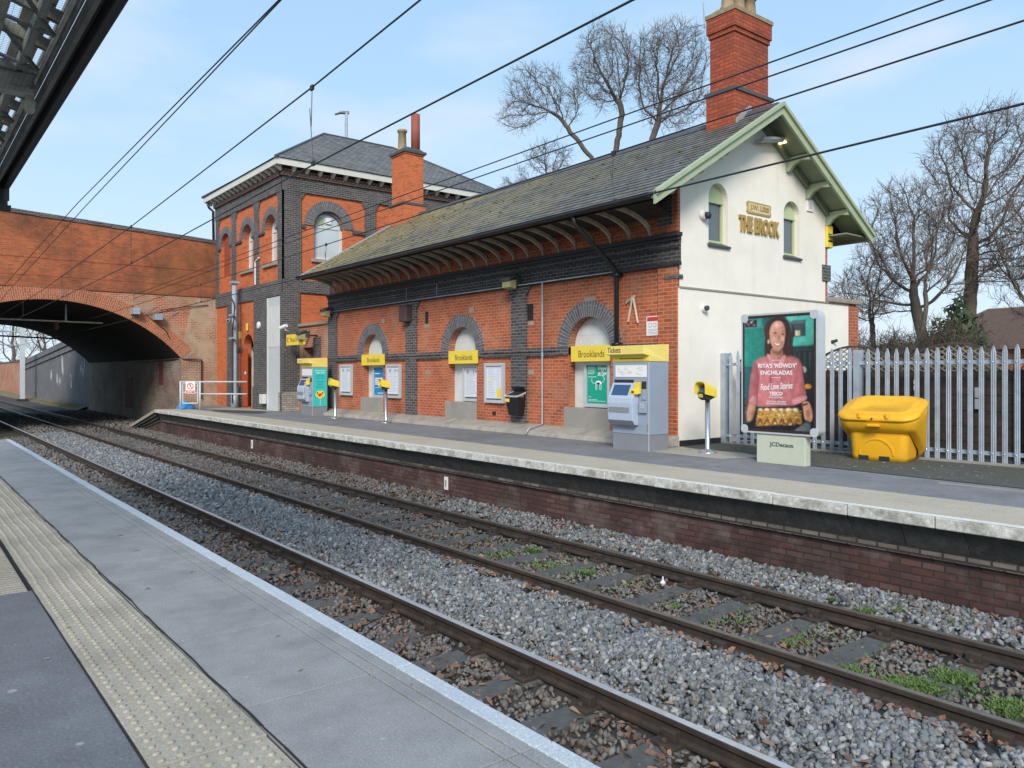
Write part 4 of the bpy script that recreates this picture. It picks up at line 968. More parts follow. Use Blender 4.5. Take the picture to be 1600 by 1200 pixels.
d = MB(); d.fbox(F, -30.2, -29.84, .25, .62, .056, .22); d.build('meter_box', m_white, th, bevel=.01)
d = MB(); d.fbox(F, -33.05, -32.8, 2.9, 3.2, 0, .03); d.build('yellow_tab', m_yel, th); d = MB(); d.fbox(F, -32.12, -31.9, 3.2, 3.5, .04, .06); d.build('yellow_tab', m_yel, th)
d = MB(); d.tube([(-31.0, TY0-.08, 5.0), (-31.0, TY0-.08, 5.9), (-30.6, TY0-.08, 6.05)], .03, 6); d.build('white_pipe', m_signwhite, th)

# ------------------------------------------------------------------ brick bridge
br = thing('brick_bridge', 'red brick arched road bridge with tall parapet spanning both tracks', 'bridge', (-36, 4.95, -1.2))
BX = -36.0; BXF = -56.5; AC, AR, AZC = 4.95, 6.6, -2.2
F = FX(BX)
def arc_pts(r, y0, y1, n=28):
    t0 = math.acos((y1-AC)/r); t1 = math.acos((y0-AC)/r)
    return [(AC+r*math.cos(t0+(t1-t0)*i/n), AZC+r*math.sin(t0+(t1-t0)*i/n)) for i in range(n+1)]
HS = 5.0
ap = arc_pts(AR, AC-HS, AC+HS); zsp = ap[0][1]
def ptop(y): return 7.28+min(9.0, 11.5-y)*.056
outer = [(AC+HS, -1.3), (9.96+.0, -1.3), (11.6, -1.3), (11.6, 4.86), (-6, 4.86), (-6, -1.3), (AC-HS, -1.3)]
loop = [(11.6, -1.3), (11.6, 4.86), (-8, 4.86), (-8, -1.3), (AC-HS, -1.3)] + [(a, b) for a, b in reversed(ap)] + [(AC+HS, -1.3)]
mb = MB(); mb.flat(F, loop, 0); mb.build('spandrel_wall', m_spand, br)
mb = MB(); mb.flat(FX(BX+.012), [(11.58, -1.25), (11.58, 4.8), (10.5, 4.75), (10.3, 4.0), (10.1, 3.2), (9.96, 1.9), (9.96, -1.25)], 0); mb.build('worn_pier', m_abut, br)
mb = MB(); n = 8
P0 = [(y, ptop(y)) for y in (11.62, 7, 3, -1, -8)]
mb.add([F(y, 4.86, .05) for y, z in P0]+[F(y, z, .05) for y, z in P0]+[F(y, z, -.4) for y, z in P0], [(i, i+1, 5+i+1, 5+i) for i in range(4)]+[(5+i, 6+i, 11+i, 10+i) for i in range(4)])
mb.quad(F(11.62, 4.86, .05), F(-8, 4.86, .05), F(-8, 4.86, 0), F(11.62, 4.86, 0))
mb.build('parapet', m_bridge, br)
mb = MB(); mb.loft([[F(y, z+a, c) for a, c in ((0, .10), (.16, .10), (.20, -.15), (.16, -.45), (0, -.45))] for y, z in P0]); mb.build('parapet_coping', m_blue, br)
mb = MB(); mb.fbox(F, -8, 11.6, 6.02, 6.07, .05, .065); mb.fbox(F, -8, 11.6, 5.32, 5.36, .05, .06); mb.build('parapet_string', m_bridge, br)
t1 = math.acos(HS/AR)
mb = MB(); mb.ring(F, AC, AZC, AR, AR+.56, -.3, .035, t1, PI-t1, 60); mb.build('arch_ring', m_red_row, br)
sf = MB()
for i in range(len(ap)-1):
    (a0, b0), (a1, b1) = ap[i], ap[i+1]; u0, u1 = i*.25, (i+1)*.25
    sf.quad((BX, a0, b0), (BX, a1, b1), (BXF, a1, b1), (BXF, a0, b0), uv=[(0, u0), (0, u1), (20.5, u1), (20.5, u0)])
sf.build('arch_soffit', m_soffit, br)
iw = MB(); iw.quad((BX, AC+HS, -1.3), (BXF, AC+HS, -1.3), (BXF, AC+HS, zsp), (BX, AC+HS, zsp)); iw.quad((BX, AC-HS, -1.3), (BXF, AC-HS, -1.3), (BXF, AC-HS, zsp), (BX, AC-HS, zsp))
iw.build('arch_side_wall', m_inner, br)
q = MB(); q.flat(FX(BXF), loop, 0); q.build('far_spandrel', m_spand, br)
q = MB(); q.box(BXF, BX-.4, -8, 11.6, 6.0, 6.1); q.build('road_deck', m_asph, br)
q = MB(); q.box(BXF-.3, BXF, -8, 11.6, 4.8, 7.4); q.build('far_parapet', m_bridge, br)
for x, z0, z1, wdt, m in ((-39.2, .9, 1.95, .75, m_signred), (-45.6, -.4, 1.2, 1.7, m_signred)):
    q = MB(); q.box(x-wdt/2, x+wdt/2, 9.935, 9.942, z0, z1); q.build('painted_patch', plain('faded_red_paint', (.16,.04,.035), .8, var=.3), br)
q = MB(); q.tube([(-44, 9.90, 2.0), (-37.2, 9.90, 2.06), (-36.0, 10.0, 2.06), (-35.9, 10.35, 2.06), (-35.9, 10.8, 2.06), (-35.9, 10.8, .3)], .03, 6); q.build('wall_cable', m_dark, br)
q = MB(); q.tube([(-35.95, 11.1, 4.5), (-35.92, 10.2, 4.38), (-35.92, 9.3, 4.22), (-35.92, 8.5, 3.95), (-35.9, 9.3, 3.3), (-36.1, 9.8, 2.3)], .018, 5); q.build('thin_cable', m_dark, br)
for y, z in ((8.05, 4.05), (8.95, 3.85)):
    q = MB(); q.box(-35.95, -35.6, y-.16, y+.16, z-.12, z+.14); q.tube([(-35.75, y, z), (-35.96, y+.9, z+.3)], .015, 5); q.build('bracket_box', m_galv, br, bevel=.02)
# wing wall past the bridge
ww = thing('wing_wall', 'dark blue brick retaining wall sloping down beyond bridge arch, streaked with white', 'wall', (-72, 10, -1))
q = MB(); q.add([(BXF, 9.95, -1.3), (-88, 9.95, -1.3), (-88, 9.95, 2.75), (BXF, 9.95, 4.35), (-88, 10.5, 2.75), (BXF, 10.5, 4.35)], [(0,1,2,3), (3,2,4,5)]); q.build('wall_face', m_wing, ww)
for dz, th_ in ((-.95, .10), (-.48, .06)):
    q = MB(); q.loft([[(x, 9.95, z+dz), (x, 9.85, z+dz), (x, 9.85, z+dz+th_), (x, 9.95, z+dz+th_)] for x, z in ((BXF, 4.35), (-88, 2.75))]); q.build('wall_ledge', m_wing, ww)
q = MB()
for x, z, l in ((-58.5, 2.4, 1.3), (-59, 1.9, .9), (-66.5, 2.6, 2.2), (-69, 1.4, 1.2), (-63, 1.2, 1.3), (-67.8, .9, .7), (-72, 1.6, 1.4)):
    for k in range(5):
        x0 = x+random.uniform(-.5, .5); z0 = z+random.uniform(-.2, .3)
        q.quad((x0, 9.944, z0), (x0+.07, 9.944, z0), (x0+.05+random.uniform(-.2, .2), 9.944, z0-l*random.uniform(.4, 1)), (x0+.02, 9.944, z0-l*.5))
q.build('lime_streaks', m_signwhite, ww)
rw = thing('garden_wall', 'low red brick wall far beyond bridge at the left edge', 'wall', (-100, 10.2, -.5))
q = MB(); q.box(-118, -88.1, 10.0, 10.4, -1, 2.6); q.build('wall_face', m_spand, rw); q = MB(); q.box(-118.1, -88.1, 9.95, 10.45, 2.6, 2.75); q.build('coping', m_blue, rw)
#PART3
# ------------------------------------------------------------------ ticket machines
def tvm(loc, label, front_text, side_art):
    x, y, z0 = loc
    t = thing('ticket_machine', label, 'ticket machine', loc, 'ticket machines on the platform')
    W, D = .92, .53
    L = lambda a, b, c=0.0: V((a-W/2, -c, b))     # local: a across front, b up, c out of the front
    p = MB(); p.box(-W/2, W/2, 0, D, .30, 1.64); p.build('cabinet', m_tvm, t, local=True, bevel=.008)
    p = MB(); p.box(-W/2+.005, W/2-.005, .005, D-.005, 0, .296); p.build('base', m_tvmd, t, local=True)
    p = MB(); p.loft([[(-W/2-.01, -.0, 1.645), (-W/2-.01, -.0, 1.75), (-W/2-.06, -.13, 1.78), (-W/2-.06, -.13, 1.94), (-W/2-.01, D, 1.97), (-W/2-.01, D, 1.645)],
                      [(W/2+.01, -.0, 1.645), (W/2+.01, -.0, 1.75), (W/2-.02, -.13, 1.78), (W/2-.02, -.13, 1.94), (W/2+.01, D, 1.97), (W/2+.01, D, 1.645)]])
    cap = p.build('yellow_hood', m_yelpale, t, local=True, bevel=.006)
    p = MB(); p.box(-W/2, W/2, -.006, 0, 1.66, 1.748); p.build('hood_lip', m_yel, t, local=True)
    p = MB(); p.fbox(L, .08, .86, 1.36, 1.58, 0, .008); mp_ = p.build('map_panel', m_signwhite, t, local=True)
    p = MB(); rr = random.Random(4)
    for i in range(16):
        u, v = rr.uniform(.12, .72), rr.uniform(1.39, 1.55); p.fbox(L, u, u+rr.uniform(.03, .12), v, v+.004, .009, .010); p.fbox(L, u, u+.004, v, min(1.57, v+rr.uniform(.01, .08)), .0085, .0095)
    p.build('route_lines', m_inkgrey, mp_, local=True)
    p = MB(); p.fbox(L, .05, .54, 1.25, 1.31, 0, .004); p.build('slot', m_dark, t, local=True)
    # sloping console with the screen
    p = MB(); p.loft([[(a-W/2, -c, b) for c, b in ((0, 1.25), (.03, 1.25), (.17, .97), (.18, .88), (.16, .56), (.10, .47), (0, .47))] for a in (.03, .66)])
    con = p.build('console', m_tvmp, t, local=True, bevel=.012)
    p = MB(); p.add([(a-W/2, -c, b) for a, c, b in ((.10, .055, 1.215), (.52, .055, 1.215), (.52, .150, 1.02), (.10, .150, 1.02))], [(0,1,2,3)]); p.build('screen', m_screen, con, local=True)
    p = MB(); p.fbox(L, .06, .58, .70, .80, .168, .176); p.build('ticket_tray', m_tvmd, con, local=True)
    p = MB(); p.loft([[(a-W/2, -c, b) for c, b in ((.10, .468), (.16, .558), (.163, .555), (.103, .464))] for a in (.03, .66)]); p.build('console_underside', m_tvmd, con, local=True)
    p = MB(); p.fbox(L, .62, .74, 1.05, 1.26, .02, .09); p.fbox(L, .56, .72, 1.04, 1.13, .03, .14); rd = p.build('card_reader', m_yel, t, local=True, bevel=.008)
    p = MB(); p.fbox(L, .61, .67, 1.065, 1.105, .14, .143); p.build('reader_window', m_dark, rd, local=True)
    p = MB(); p.fbox(L, .74, .85, 1.14, 1.28, 0, .003); p.build('recess', m_dark, t, local=True)
    p = MB(); p.fbox(L, .70, .88, .70, .90, 0, .05); p.fbox(L, .75, .85, .94, 1.02, 0, .02); p.build('keypad', m_tvm, t, local=True, bevel=.008)
    p = MB()
    for i in range(3):
        for j in range(3): p.fbox(L, .745+.035*i, .768+.035*i, .80+.026*j, .818+.026*j, .05, .056)
    p.build('key', m_paleg, t, local=True)
    p = MB(); p.fbox(L, .0, W, .452, .456, 0, .002); p.build('door_seam', m_tvmd, t, local=True)
    p = MB(); p.fbox(L, .86, .90, .36, .50, 0, .006); p.build('lock', m_tvmd, t, local=True)
    p = MB(); p.loft([[(W/2-.012+a, b, z) for a, b in ((0, -.012), (.014, -.012), (.014, .0), (0, 0))] for z in (.0, 1.64)]); p.build('corner_trim', m_alu, t, local=True)
    if front_text: 
        text('lettering', 'Tickets', lambda a, b, c=0.0: V((a, -c, b)), -.30, 1.865, .131, .34, .10, m_ink, cap)
        text('lettering', 'Use this machine for tickets and smart cards', lambda a, b, c=0.0: V((a, -c, b)), .02, 1.705, .007, .58, .022, m_ink, cap)
    else:
        text('lettering', 'Tickets', lambda a, b, c=0.0: V((a, -c, b)), -.28, 1.865, .131, .30, .085, m_inkgrey, cap)
    if side_art:
        S_ = lambda a, b, c=0.0: V((W/2+c, a, b))
        p = MB(); p.fbox(S_, .02, D-.015, .32, 1.62, .001, .006); ar = p.build('side_poster', m_teal, t, local=True)
        text('lettering', 'Plan your journey', S_, .27, 1.525, .0065, .38, .055, m_wtext, ar, depth=.001, bold=.02); text('lettering', 'online here', S_, .27, 1.455, .0065, .32, .05, m_wtext, ar, depth=.001, bold=.02)
        p = MB()
        for z, w_ in ((1.36, .28), (1.31, .34), (1.26, .30), (1.15, .32), (1.10, .24), (1.05, .20), (1.0, .24), (.95, .28)): p.fbox(S_, .27-w_/2, .27+w_/2, z, z+.010, .006, .007)
        p.build('text_lines', m_ink, ar, local=True)
        p = MB(); p.flat(S_, spline([(.10, .72), (.13, .80), (.20, .85), (.27, .84), (.34, .86), (.41, .80), (.43, .72), (.40, .64), (.34, .60), (.27, .57), (.19, .60), (.13, .65)]), .0068)
        p.fbox(S_, .262, .278, .36, .57, .006, .007); p.build('yellow_flower', m_yel, ar, local=True)
        p = MB(); p.flat(S_, ell(.25, .70, .06, .05), .0076); p.flat(S_, ell(.31, .73, .03, .03), .0076); p.build('flower_heart', m_signred, ar, local=True)
        p = MB(); p.flat(S_, rect(.15, .19, .74, .80), .0076); p.flat(S_, rect(.34, .38, .74, .80), .0076); p.flat(S_, rect(.16, .20, .60, .62), .0076); p.flat(S_, rect(.33, .37, .60, .62), .0076); p.build('flower_mark', m_ink, ar, local=True)
    return t
tvm((-10.03, 10.78, 0), 'blue grey ticket machine with yellow hood marked Tickets, at right end of brick wall', True, False)
t2 = tvm((-25.22, 11.08, 0), 'ticket machine with teal poster side and yellow hood, by the low link wall', False, True)
p = MB(); p.add([(.19, -.19, 1.0), (.24, -.20, .98), (.25, -.21, .72), (.30, -.22, .62), (.22, -.22, .64)], [(0,1,2),(0,2,4),(2,3,4)]); p.build('hanging_paper', m_signwhite, t2, local=True)

# smart card readers on posts
def reader(loc, label, rz):
    t = thing('card_reader_post', label, 'card reader', loc, 'card readers on steel posts', rz=rz)
    p = MB(); p.lathe([(.165, 0), (.165, .02), (.12, .045), (.06, .07), (.044, .09), (.044, .98), (.03, .98)], n=18); p.build('post', m_steel, t, local=True, smooth=True)
    p = MB(); p.loft([[(x, y, z) for x in (0,)] and [(-.10, y, z), (.10, y, z), (.10, y2, z2), (-.10, y2, z2)] for y, z, y2, z2 in ((-.13, .985, -.05, .945), (-.155, 1.07, .09, 1.0), (-.06, 1.20, .10, 1.14))])
    hd = p.build('reader_head', m_dark, t, local=True, bevel=.01)
    p = MB(); p.add([(-.07, -.150, 1.085), (.07, -.150, 1.085), (.07, -.075, 1.190), (-.07, -.075, 1.190)], [(0,1,2,3)]); p.v = [(a, b-.004, c+.003) for a, b, c in p.v]; p.build('screen', m_screen, hd, local=True)
    p = MB(); p.add([(-.075, -.139, 1.00), (.04, -.139, 1.00), (.04, -.158, 1.062), (-.075, -.158, 1.062)], [(0,1,2,3)]); p.v = [(a, b-.004, c) for a, b, c in p.v]; p.build('yellow_pad', m_yel, hd, local=True)
    p = MB(); n = 10; A_ = []; B_ = []
    prof = [(-.135, 1.06), (-.135, 1.19), (-.125, 1.24), (-.09, 1.275), (0, 1.285), (.09, 1.275), (.125, 1.24), (.135, 1.19), (.135, 1.06)]
    for x, z in prof:
        A_.append((x, -.19, z+.005)); B_.append((x*.95, .10, 1.0+(z-1.06)*.86))
    inn = [(x*.93, -.19, z-.012 if z > 1.1 else z) for x, z in prof]
    m = len(prof)
    p.add(A_+B_+inn+[(x*.86, .09, 1.0+(z-1.06)*.8) for x, z in prof], [(i, i+1, m+i+1, m+i) for i in range(m-1)]+[(2*m+i, 2*m+i+1, 3*m+i+1, 3*m+i) for i in range(m-1)]+[(i, i+1, 2*m+i+1, 2*m+i) for i in range(m-1)]+[tuple(range(m, 2*m))])
    p.build('yellow_hood', m_yel, t, local=True)
    return t
reader((-8.75, 11.40, 0), 'steel card reader post with yellow hood standing in front of cream gable', R(-8))
reader((-19.88, 11.14, 0), 'steel card reader post with yellow hood in front of the small blue poster', R(-12))
reader((-22.88, 11.0, 0), 'steel card reader post with yellow hood just right of the teal ticket machine', R(-12))

# ------------------------------------------------------------------ advertising panel
ad = thing('advertising_panel', 'free standing silver framed advertising panel with food poster on pale base', 'advertising panel', (-6.98, 10.97, 0))
FA = lambda a, b, c=0.0: V((a, 10.86-c, b))
p = MB(); p.prism(FA, rrect(-7.66, -6.31, .47, 2.38, .10), -.20, .0); p.build('frame', m_alu, ad, bevel=.012)
p = MB(); p.prism(FA, rrect(-7.64, -6.33, .49, 2.36, .09), -.13, -.07); p.v = [((a+6.985)*1.012-6.985, b, (c-1.425)*1.01+1.425) for a, b, c in p.v]; p.build('frame_seam', m_paleg, ad)
p = MB(); p.prism(FA, rrect(-7.63, -6.345, .50, 2.35, .05), 0, .004); p.build('dark_border', plain('dark_maroon', (.035,.014,.014), .4), ad)
p = MB()
for a0, a1, b0, b1 in ((-7.665, -7.53, 2.25, 2.385), (-6.44, -6.305, 2.25, 2.385), (-7.665, -7.53, .465, .60), (-6.44, -6.305, .465, .60)): 
    q = MB(); q.prism(FA, rrect(a0, a1, b0, b1, .06), .0, .006); q.build('frame_corner', m_alu, ad)
p = MB(); p.box(-7.39, -6.54, 10.885, 11.01, .0, .455); p.box(-7.45, -6.50, 10.90, 11.0, .44, .50); p.build('base', m_cream, ad, bevel=.008)
p = MB(); p.box(-6.56, -6.535, 10.90, 11.03, .005, .47); p.build('base_rib', m_cream, ad, bevel=.004)
text('lettering', 'JCDecaux', FA, -6.94, .30, -.024, .42, .085, m_ink, ad, bold=.01)
PW0, PW1, PZ0, PZ1 = -7.595, -6.38, .545, 2.305
def PT(X, Yp):
    u = (X-65)/475.; v = 1-(Yp-(130-30*u))/(725+60*u)
    return (PW0+(PW1-PW0)*min(1, max(0, u)), PZ0+(PZ1-PZ0)*min(1, max(0, v)))
PWD, PHT = 210, 310
CAN = np.zeros((PHT, PWD, 3)); _gy, _gx = np.mgrid[0:PHT, 0:PWD]; _gu = (_gx+.5)/PWD; _gv = (_gy+.5)/PHT
PXX = PW0+(PW1-PW0)*_gu; PZZ = PZ0+(PZ1-PZ0)*_gv
_NZ = RNG.normal(0, 1, (PHT, PWD))
def blur(m, k):
    for _ in range(2):
        for ax in (0, 1):
            pad = [(k, k) if q == ax else (0, 0) for q in range(2)]; M = np.pad(m, pad, mode='edge'); n_ = m.shape[ax]
            m = sum(np.take(M, range(q, q+n_), axis=ax) for q in range(2*k+1))/(2*k+1)
    return m
NZ2, NZ6 = blur(_NZ, 2)*4, blur(_NZ, 7)*14
def art(col, loop, layer, sm=0, nz=1.0):
    L = [PT(*q) for q in (spline(loop, sm) if sm else loop)]; ins = np.zeros((PHT, PWD), bool); n_ = len(L)
    x0, x1 = min(q[0] for q in L), max(q[0] for q in L)
    for i in range(n_):
        (ax_, az_), (bx_, bz_) = L[i], L[(i+1) % n_]
        if az_ == bz_: continue
        c_ = ((az_ > PZZ) != (bz_ > PZZ)) & (PXX < (bx_-ax_)*(PZZ-az_)/(bz_-az_)+ax_); ins ^= c_
    w_ = (x1-x0)/(PW1-PW0)*PWD
    m = blur(ins.astype(float), 1 if w_ < 60 else 2)
    edge = blur(ins.astype(float), max(2, min(9, int(w_*.10))))      # rounder tones towards the middle of a shape
    side = 1+.28*((x0+x1)/2-PXX)/max(1e-6, (x1-x0)/2)*(1 if w_ > 14 else .3)
    tone = (.62+.42*np.clip(edge, 0, 1))*np.clip(side, .62, 1.3)*(1+.05*nz*NZ2+.08*nz*NZ6)
    for k in range(3): CAN[..., k] = CAN[..., k]*(1-m)+m*np.clip(col[k]*tone, 0, 1)
art((.012,.085,.075), [(65,130),(540,100),(540,885),(65,855)], 0)
art((.015,.20,.155), spline([(65,185),(230,175),(235,400),(150,440),(65,450)], 3), 1)
art((.06,.36,.29), [(65,133),(195,122),(195,188),(65,192)], 2); art((.02,.018,.02), [(68,138),(155,132),(155,182),(68,185)], 3)
for x, y, c in ((80,150,(.5,.35,.35)),(95,165,(.45,.12,.2)),(115,150,(.6,.5,.45)),(135,168,(.35,.2,.25)),(125,140,(.15,.25,.1))): art(c, ell(x, y, 9, 8, 8), 4)
art((.07,.40,.32), [(360,112),(540,100),(540,300),(360,312)], 2); art((.03,.06,.07), [(395,138),(488,132),(488,242),(395,248)], 3); art((.10,.13,.14), [(400,140),(486,134),(486,155),(400,160)], 4); art((.55,.45,.25), [(420,205),(455,203),(455,240),(420,242)], 4)
art((.010,.014,.014), [(390,318),(540,308),(540,885),(390,870)], 2); art((.03,.05,.045), [(395,330),(535,322),(535,335),(395,343)], 3)
for x0 in (410, 440, 475, 510): art((.025,.045,.035), [(x0,350),(x0+14,349),(x0+10,450),(x0+2,450)], 3)
art((.5,.22,.01), ell(503,580,24,17), 4); art((.35,.3,.25), spline([(470,450),(485,448),(495,470),(480,490)], 3), 4)
art((.018,.10,.11), [(65,450),(150,445),(150,660),(65,660)], 2); art((.06,.06,.055), [(65,660),(140,660),(140,800),(65,800)], 3)
for y in (690, 720, 750): art((.14,.14,.13), [(70,y),(105,y),(105,y+8),(70,y+8)], 4)
art((.022,.009,.007), [(300,112),(250,135),(230,190),(226,260),(216,330),(240,395),(330,405),(396,385),(398,260),(385,160),(345,118)], 5, 4)
art((.42,.185,.115), [(258,325),(255,395),(300,440),(335,400),(330,320)], 6, 3); art((.25,.10,.06), [(262,330),(300,350),(332,325),(330,355),(300,368),(262,350)], 7, 3)
art((.55,.26,.165), [(302,138),(262,160),(244,215),(248,275),(272,325),(305,340),(338,318),(356,260),(362,200),(345,155)], 8, 4)
art((.66,.35,.24), [(262,235),(285,240),(282,268),(262,270)], 9, 3); art((.64,.33,.23), [(325,245),(346,245),(342,275),(326,272)], 9, 3); art((.62,.33,.23), [(280,160),(325,150),(345,180),(285,195)], 9, 3)
art((.02,.008,.006), ell(284,220,13,5,10), 10, 0, 0); art((.02,.008,.006), ell(336,228,12,5,10), 10, 0, 0)
art((.10,.04,.025), [(270,205),(285,199),(300,204),(285,203)], 10); art((.10,.04,.025), [(326,214),(338,208),(352,213),(338,212)], 10)
art((.38,.16,.10), [(312,222),(318,258),(302,264),(308,254)], 10)
art((.38,.09,.07), [(272,282),(300,290),(330,288),(318,306),(300,312),(283,303)], 10, 3); art((.80,.76,.70), [(277,285),(300,292),(325,290),(314,301),(300,304),(286,298)], 11, 3)
art((.05,.016,.011), [(322,118),(352,132),(364,180),(362,250),(348,310),(346,380),(372,392),(396,380),(398,250),(382,160),(355,125)], 9, 4)
art((.03,.011,.008), [(300,125),(262,142),(242,185),(238,250),(232,320),(240,385),(222,345),(226,240),(234,170),(262,130)], 9, 4)
hr_ = random.Random(12)
for i in range(26):   # hair strands
    sd_ = i % 2; t0 = hr_.random()
    x0 = (318+60*t0) if sd_ else (292-55*t0); x1 = (348+52*t0+hr_.uniform(-6,6)) if sd_ else (244-28*t0+hr_.uniform(-6,6)); ye = hr_.uniform(300, 392); k1 = hr_.uniform(6, 16)
    c_ = hr_.choice([(.075,.025,.015),(.045,.015,.010),(.022,.009,.007),(.10,.034,.02)])
    xm = (x0+x1)/2+(22 if sd_ else -20)
    art(c_, spline([(x0, 122+10*t0), (xm, 190), (x1+k1*.4, 260), (x1-4, 320), (x1, ye), (x1-5, ye), (x1-10, 320), (x1+k1*.4-6, 260), (xm-6, 190)], 2), 12, 0, .3)
art((.7,.6,.4), ell(238,278,7,16,10), 11)
PK = (.52,.17,.175); PKd = (.40,.115,.125); PKl = (.62,.25,.25)
art(PK, [(222,378),(150,405),(120,480),(108,600),(150,700),(205,722),(400,716),(430,690),(470,650),(468,500),(452,410),(385,375),(310,400)], 9, 4)
art(PKd, [(140,410),(112,500),(95,640),(98,690),(152,705),(165,600),(172,500)], 10, 4); art(PKd, [(448,408),(468,500),(492,660),(440,695),(402,695),(412,600),(428,500)], 10, 4)
art(PKl, [(120,640),(150,648),(152,700),(100,690)], 11, 3); art(PKl, [(405,665),(485,640),(492,668),(415,702)], 11, 3)
for q in ([(190,420),(215,470),(200,520),(186,470)], [(380,430),(395,520),(385,600),(372,520)], [(250,460),(262,560),(256,640),(246,560)], [(330,470),(336,560),(330,660),(322,560)]): art(PKd, q, 10, 3)
art((.03,.015,.015), [(262,390),(300,440),(335,385),(318,420),(300,455),(282,430)], 10, 2)
art(PKl, [(224,370),(252,368),(298,440),(262,440)], 11, 2); art(PKl, [(335,372),(360,376),(330,440),(300,442)], 11, 2)
SK = (.50,.24,.15); SKd = (.34,.15,.09)
art(SK, [(98,690),(145,700),(140,760),(128,815),(105,822),(84,812),(80,760)], 12, 3); art(SKd, [(118,760),(136,750),(132,815),(115,822)], 13, 3)
art(SK, [(470,690),(508,684),(530,740),(530,805),(505,826),(482,800),(472,730)], 12, 3); art(SKd, [(490,750),(512,745),(516,815),(500,822)], 13, 3); art((.02,.015,.012), [(466,700),(500,688),(504,700),(470,714)], 13)
art((.012,.012,.014), [(65,830),(120,805),(155,718),(450,708),(480,800),(540,830),(540,886),(65,856)], 11)
art((.10,.11,.12), [(410,885),(490,820),(520,830),(520,885)], 13)
art((.50,.25,.05), [(165,735),(440,725),(466,825),(148,845)], 14)
ar_ = random.Random(8)
for i in range(150):
    x = ar_.uniform(155, 458); y = ar_.uniform(728, 838); c = ar_.choice([(.62,.36,.06),(.68,.46,.13),(.34,.12,.03),(.5,.2,.04),(.72,.60,.32),(.40,.30,.05)])
    art(c, spline([(x+ar_.uniform(6,14)*math.cos(a), y+ar_.uniform(3,8)*math.sin(a)) for a in (0,1.2,2.5,3.8,5)], 2), 15+i % 5)
for i in range(6): art((.22,.07,.02), spline([(150+52*i,850),(165+52*i,800),(185+52*i,795),(200+52*i,848),(178+52*i,815)], 3), 20); art((.75,.68,.5), ell(180+48*i, 735, 16, 9, 9), 20)
CAN *= (1+.05*NZ2)[..., None]
mP = MB(); xs_ = np.linspace(PW0, PW1, PWD+1); zs_ = np.linspace(PZ0, PZ1, PHT+1)
mP.v = [(x, 10.855, z) for z in zs_ for x in xs_]; W1_ = PWD+1
mP.f = [[j*W1_+i, j*W1_+i+1, (j+1)*W1_+i+1, (j+1)*W1_+i] for j in range(PHT) for i in range(PWD)]; mP.uv = [[(0,0)]*4]*len(mP.f); mP.mi = [0]*len(mP.f)
m_print, nt_, N_, L_, b_ = newmat('printed_poster'); at_ = N_.new('ShaderNodeAttribute'); at_.attribute_name = 'print'; L_.new(at_.outputs['Color'], b_.inputs['Base Color']); b_.inputs['Roughness'].default_value = .22
poster = mP.build('poster', m_print, ad)
ca = poster.data.attributes.new('print', 'FLOAT_COLOR', 'CORNER'); cc = np.ones((PHT*PWD, 4, 4), np.float32); cc[..., :3] = np.clip(CAN, 0, 1).reshape(-1, 1, 3); ca.data.foreach_set('color', cc.ravel())
def ptx(s, X, Yp, w_, h_, bold=.01, rot=0.0, shear=0.0):
    a, b = PT(X, Yp); sc = (PW1-PW0)/475
    text('lettering', s, FA, a, b, .006, w_*sc, h_*sc, m_wtext, poster, depth=.001, bold=bold, rot=rot, font_shear=shear)
ptx("RITA'S 'ROWDY'", 298, 440, 265, 27, .02); ptx('ENCHILADAS', 292, 487, 220, 26, .02)
ptx('Food Love Stories', 292, 578, 222, 40, .008, R(4), .3); ptx('TESCO', 290, 626, 92, 20, .03); ptx('Every little helps', 290, 654, 98, 12, .0, 0, .25)
ptx('MAKE YOUR OWN HERE', 290, 682, 132, 9, .01); ptx('tesco.com/foodlovestories', 290, 695, 140, 9, .01)
for y, hw in ((403, .085), (520, .085), (642, .10)):
    p = MB(); a, b = PT(290, y); p.fbox(FA, a-hw, a+hw, b-.003, b+.003, .006, .007); p.build('printed_rule', m_wtext, poster)

# ------------------------------------------------------------------ yellow grit bin
gb = thing('grit_bin', 'large yellow plastic grit bin with sloping lid in front of palisade fence', 'grit bin', (-6.235, 12.50, 0), rz=R(9))
def rr3(wx, yf, yb, zf, zb, r, n=7, ex=0.0):
    wx, yf, yb, r = wx*.89, yf*.88, yb*.88, r*.85
    return [(a, b, zf+(zb-zf)*max(0.0, (b-yf)/(yb-yf))**(1+ex)) for a, b in rrect(-wx, wx, yf, yb, r, n)]
p = MB(); p.loft([rr3(.47, .05, .72, 0, 0, .14), rr3(.49, .03, .73, .08, .08, .14), rr3(.515, .0, .75, .50, .50, .15), rr3(.52, .0, .75, .64, .9, .15)])
body = p.build('body', m_bin, gb, local=True, smooth=True)
p = MB(); p.loft([rr3(.525, .0, .76, .46, .02, .15, ex=.9), rr3(.60, -.07, .78, .50, .03, .18, ex=.9), rr3(.655, -.13, .80, .56, .12, .22, ex=.7), rr3(.68, -.155, .81, .64, .80, .24), rr3(.685, -.16, .81, .675, .985, .24), rr3(.60, -.08, .74, .67, .97, .2)], False, False)
p.build('skirt', m_bin, gb, local=True, smooth=True)
p = MB(); p.loft([rr3(.70, -.185, .82, .655, .975, .27), rr3(.715, -.20, .825, .675, .995, .28), rr3(.70, -.185, .815, .72, 1.02, .27), rr3(.64, -.12, .77, .765, 1.04, .26), rr3(.60, -.08, .73, .762, 1.03, .25), rr3(.575, -.055, .705, .795, 1.05, .24), rr3(.50, .03, .62, .815, 1.045, .2), rr3(.47, .05, .6, .803, 1.025, .2), rr3(.34, .18, .5, .855, .99, .12), rr3(.31, .2, .48, .84, .968, .1)])
lid = p.build('lid', m_bin, gb, local=True, smooth=True)
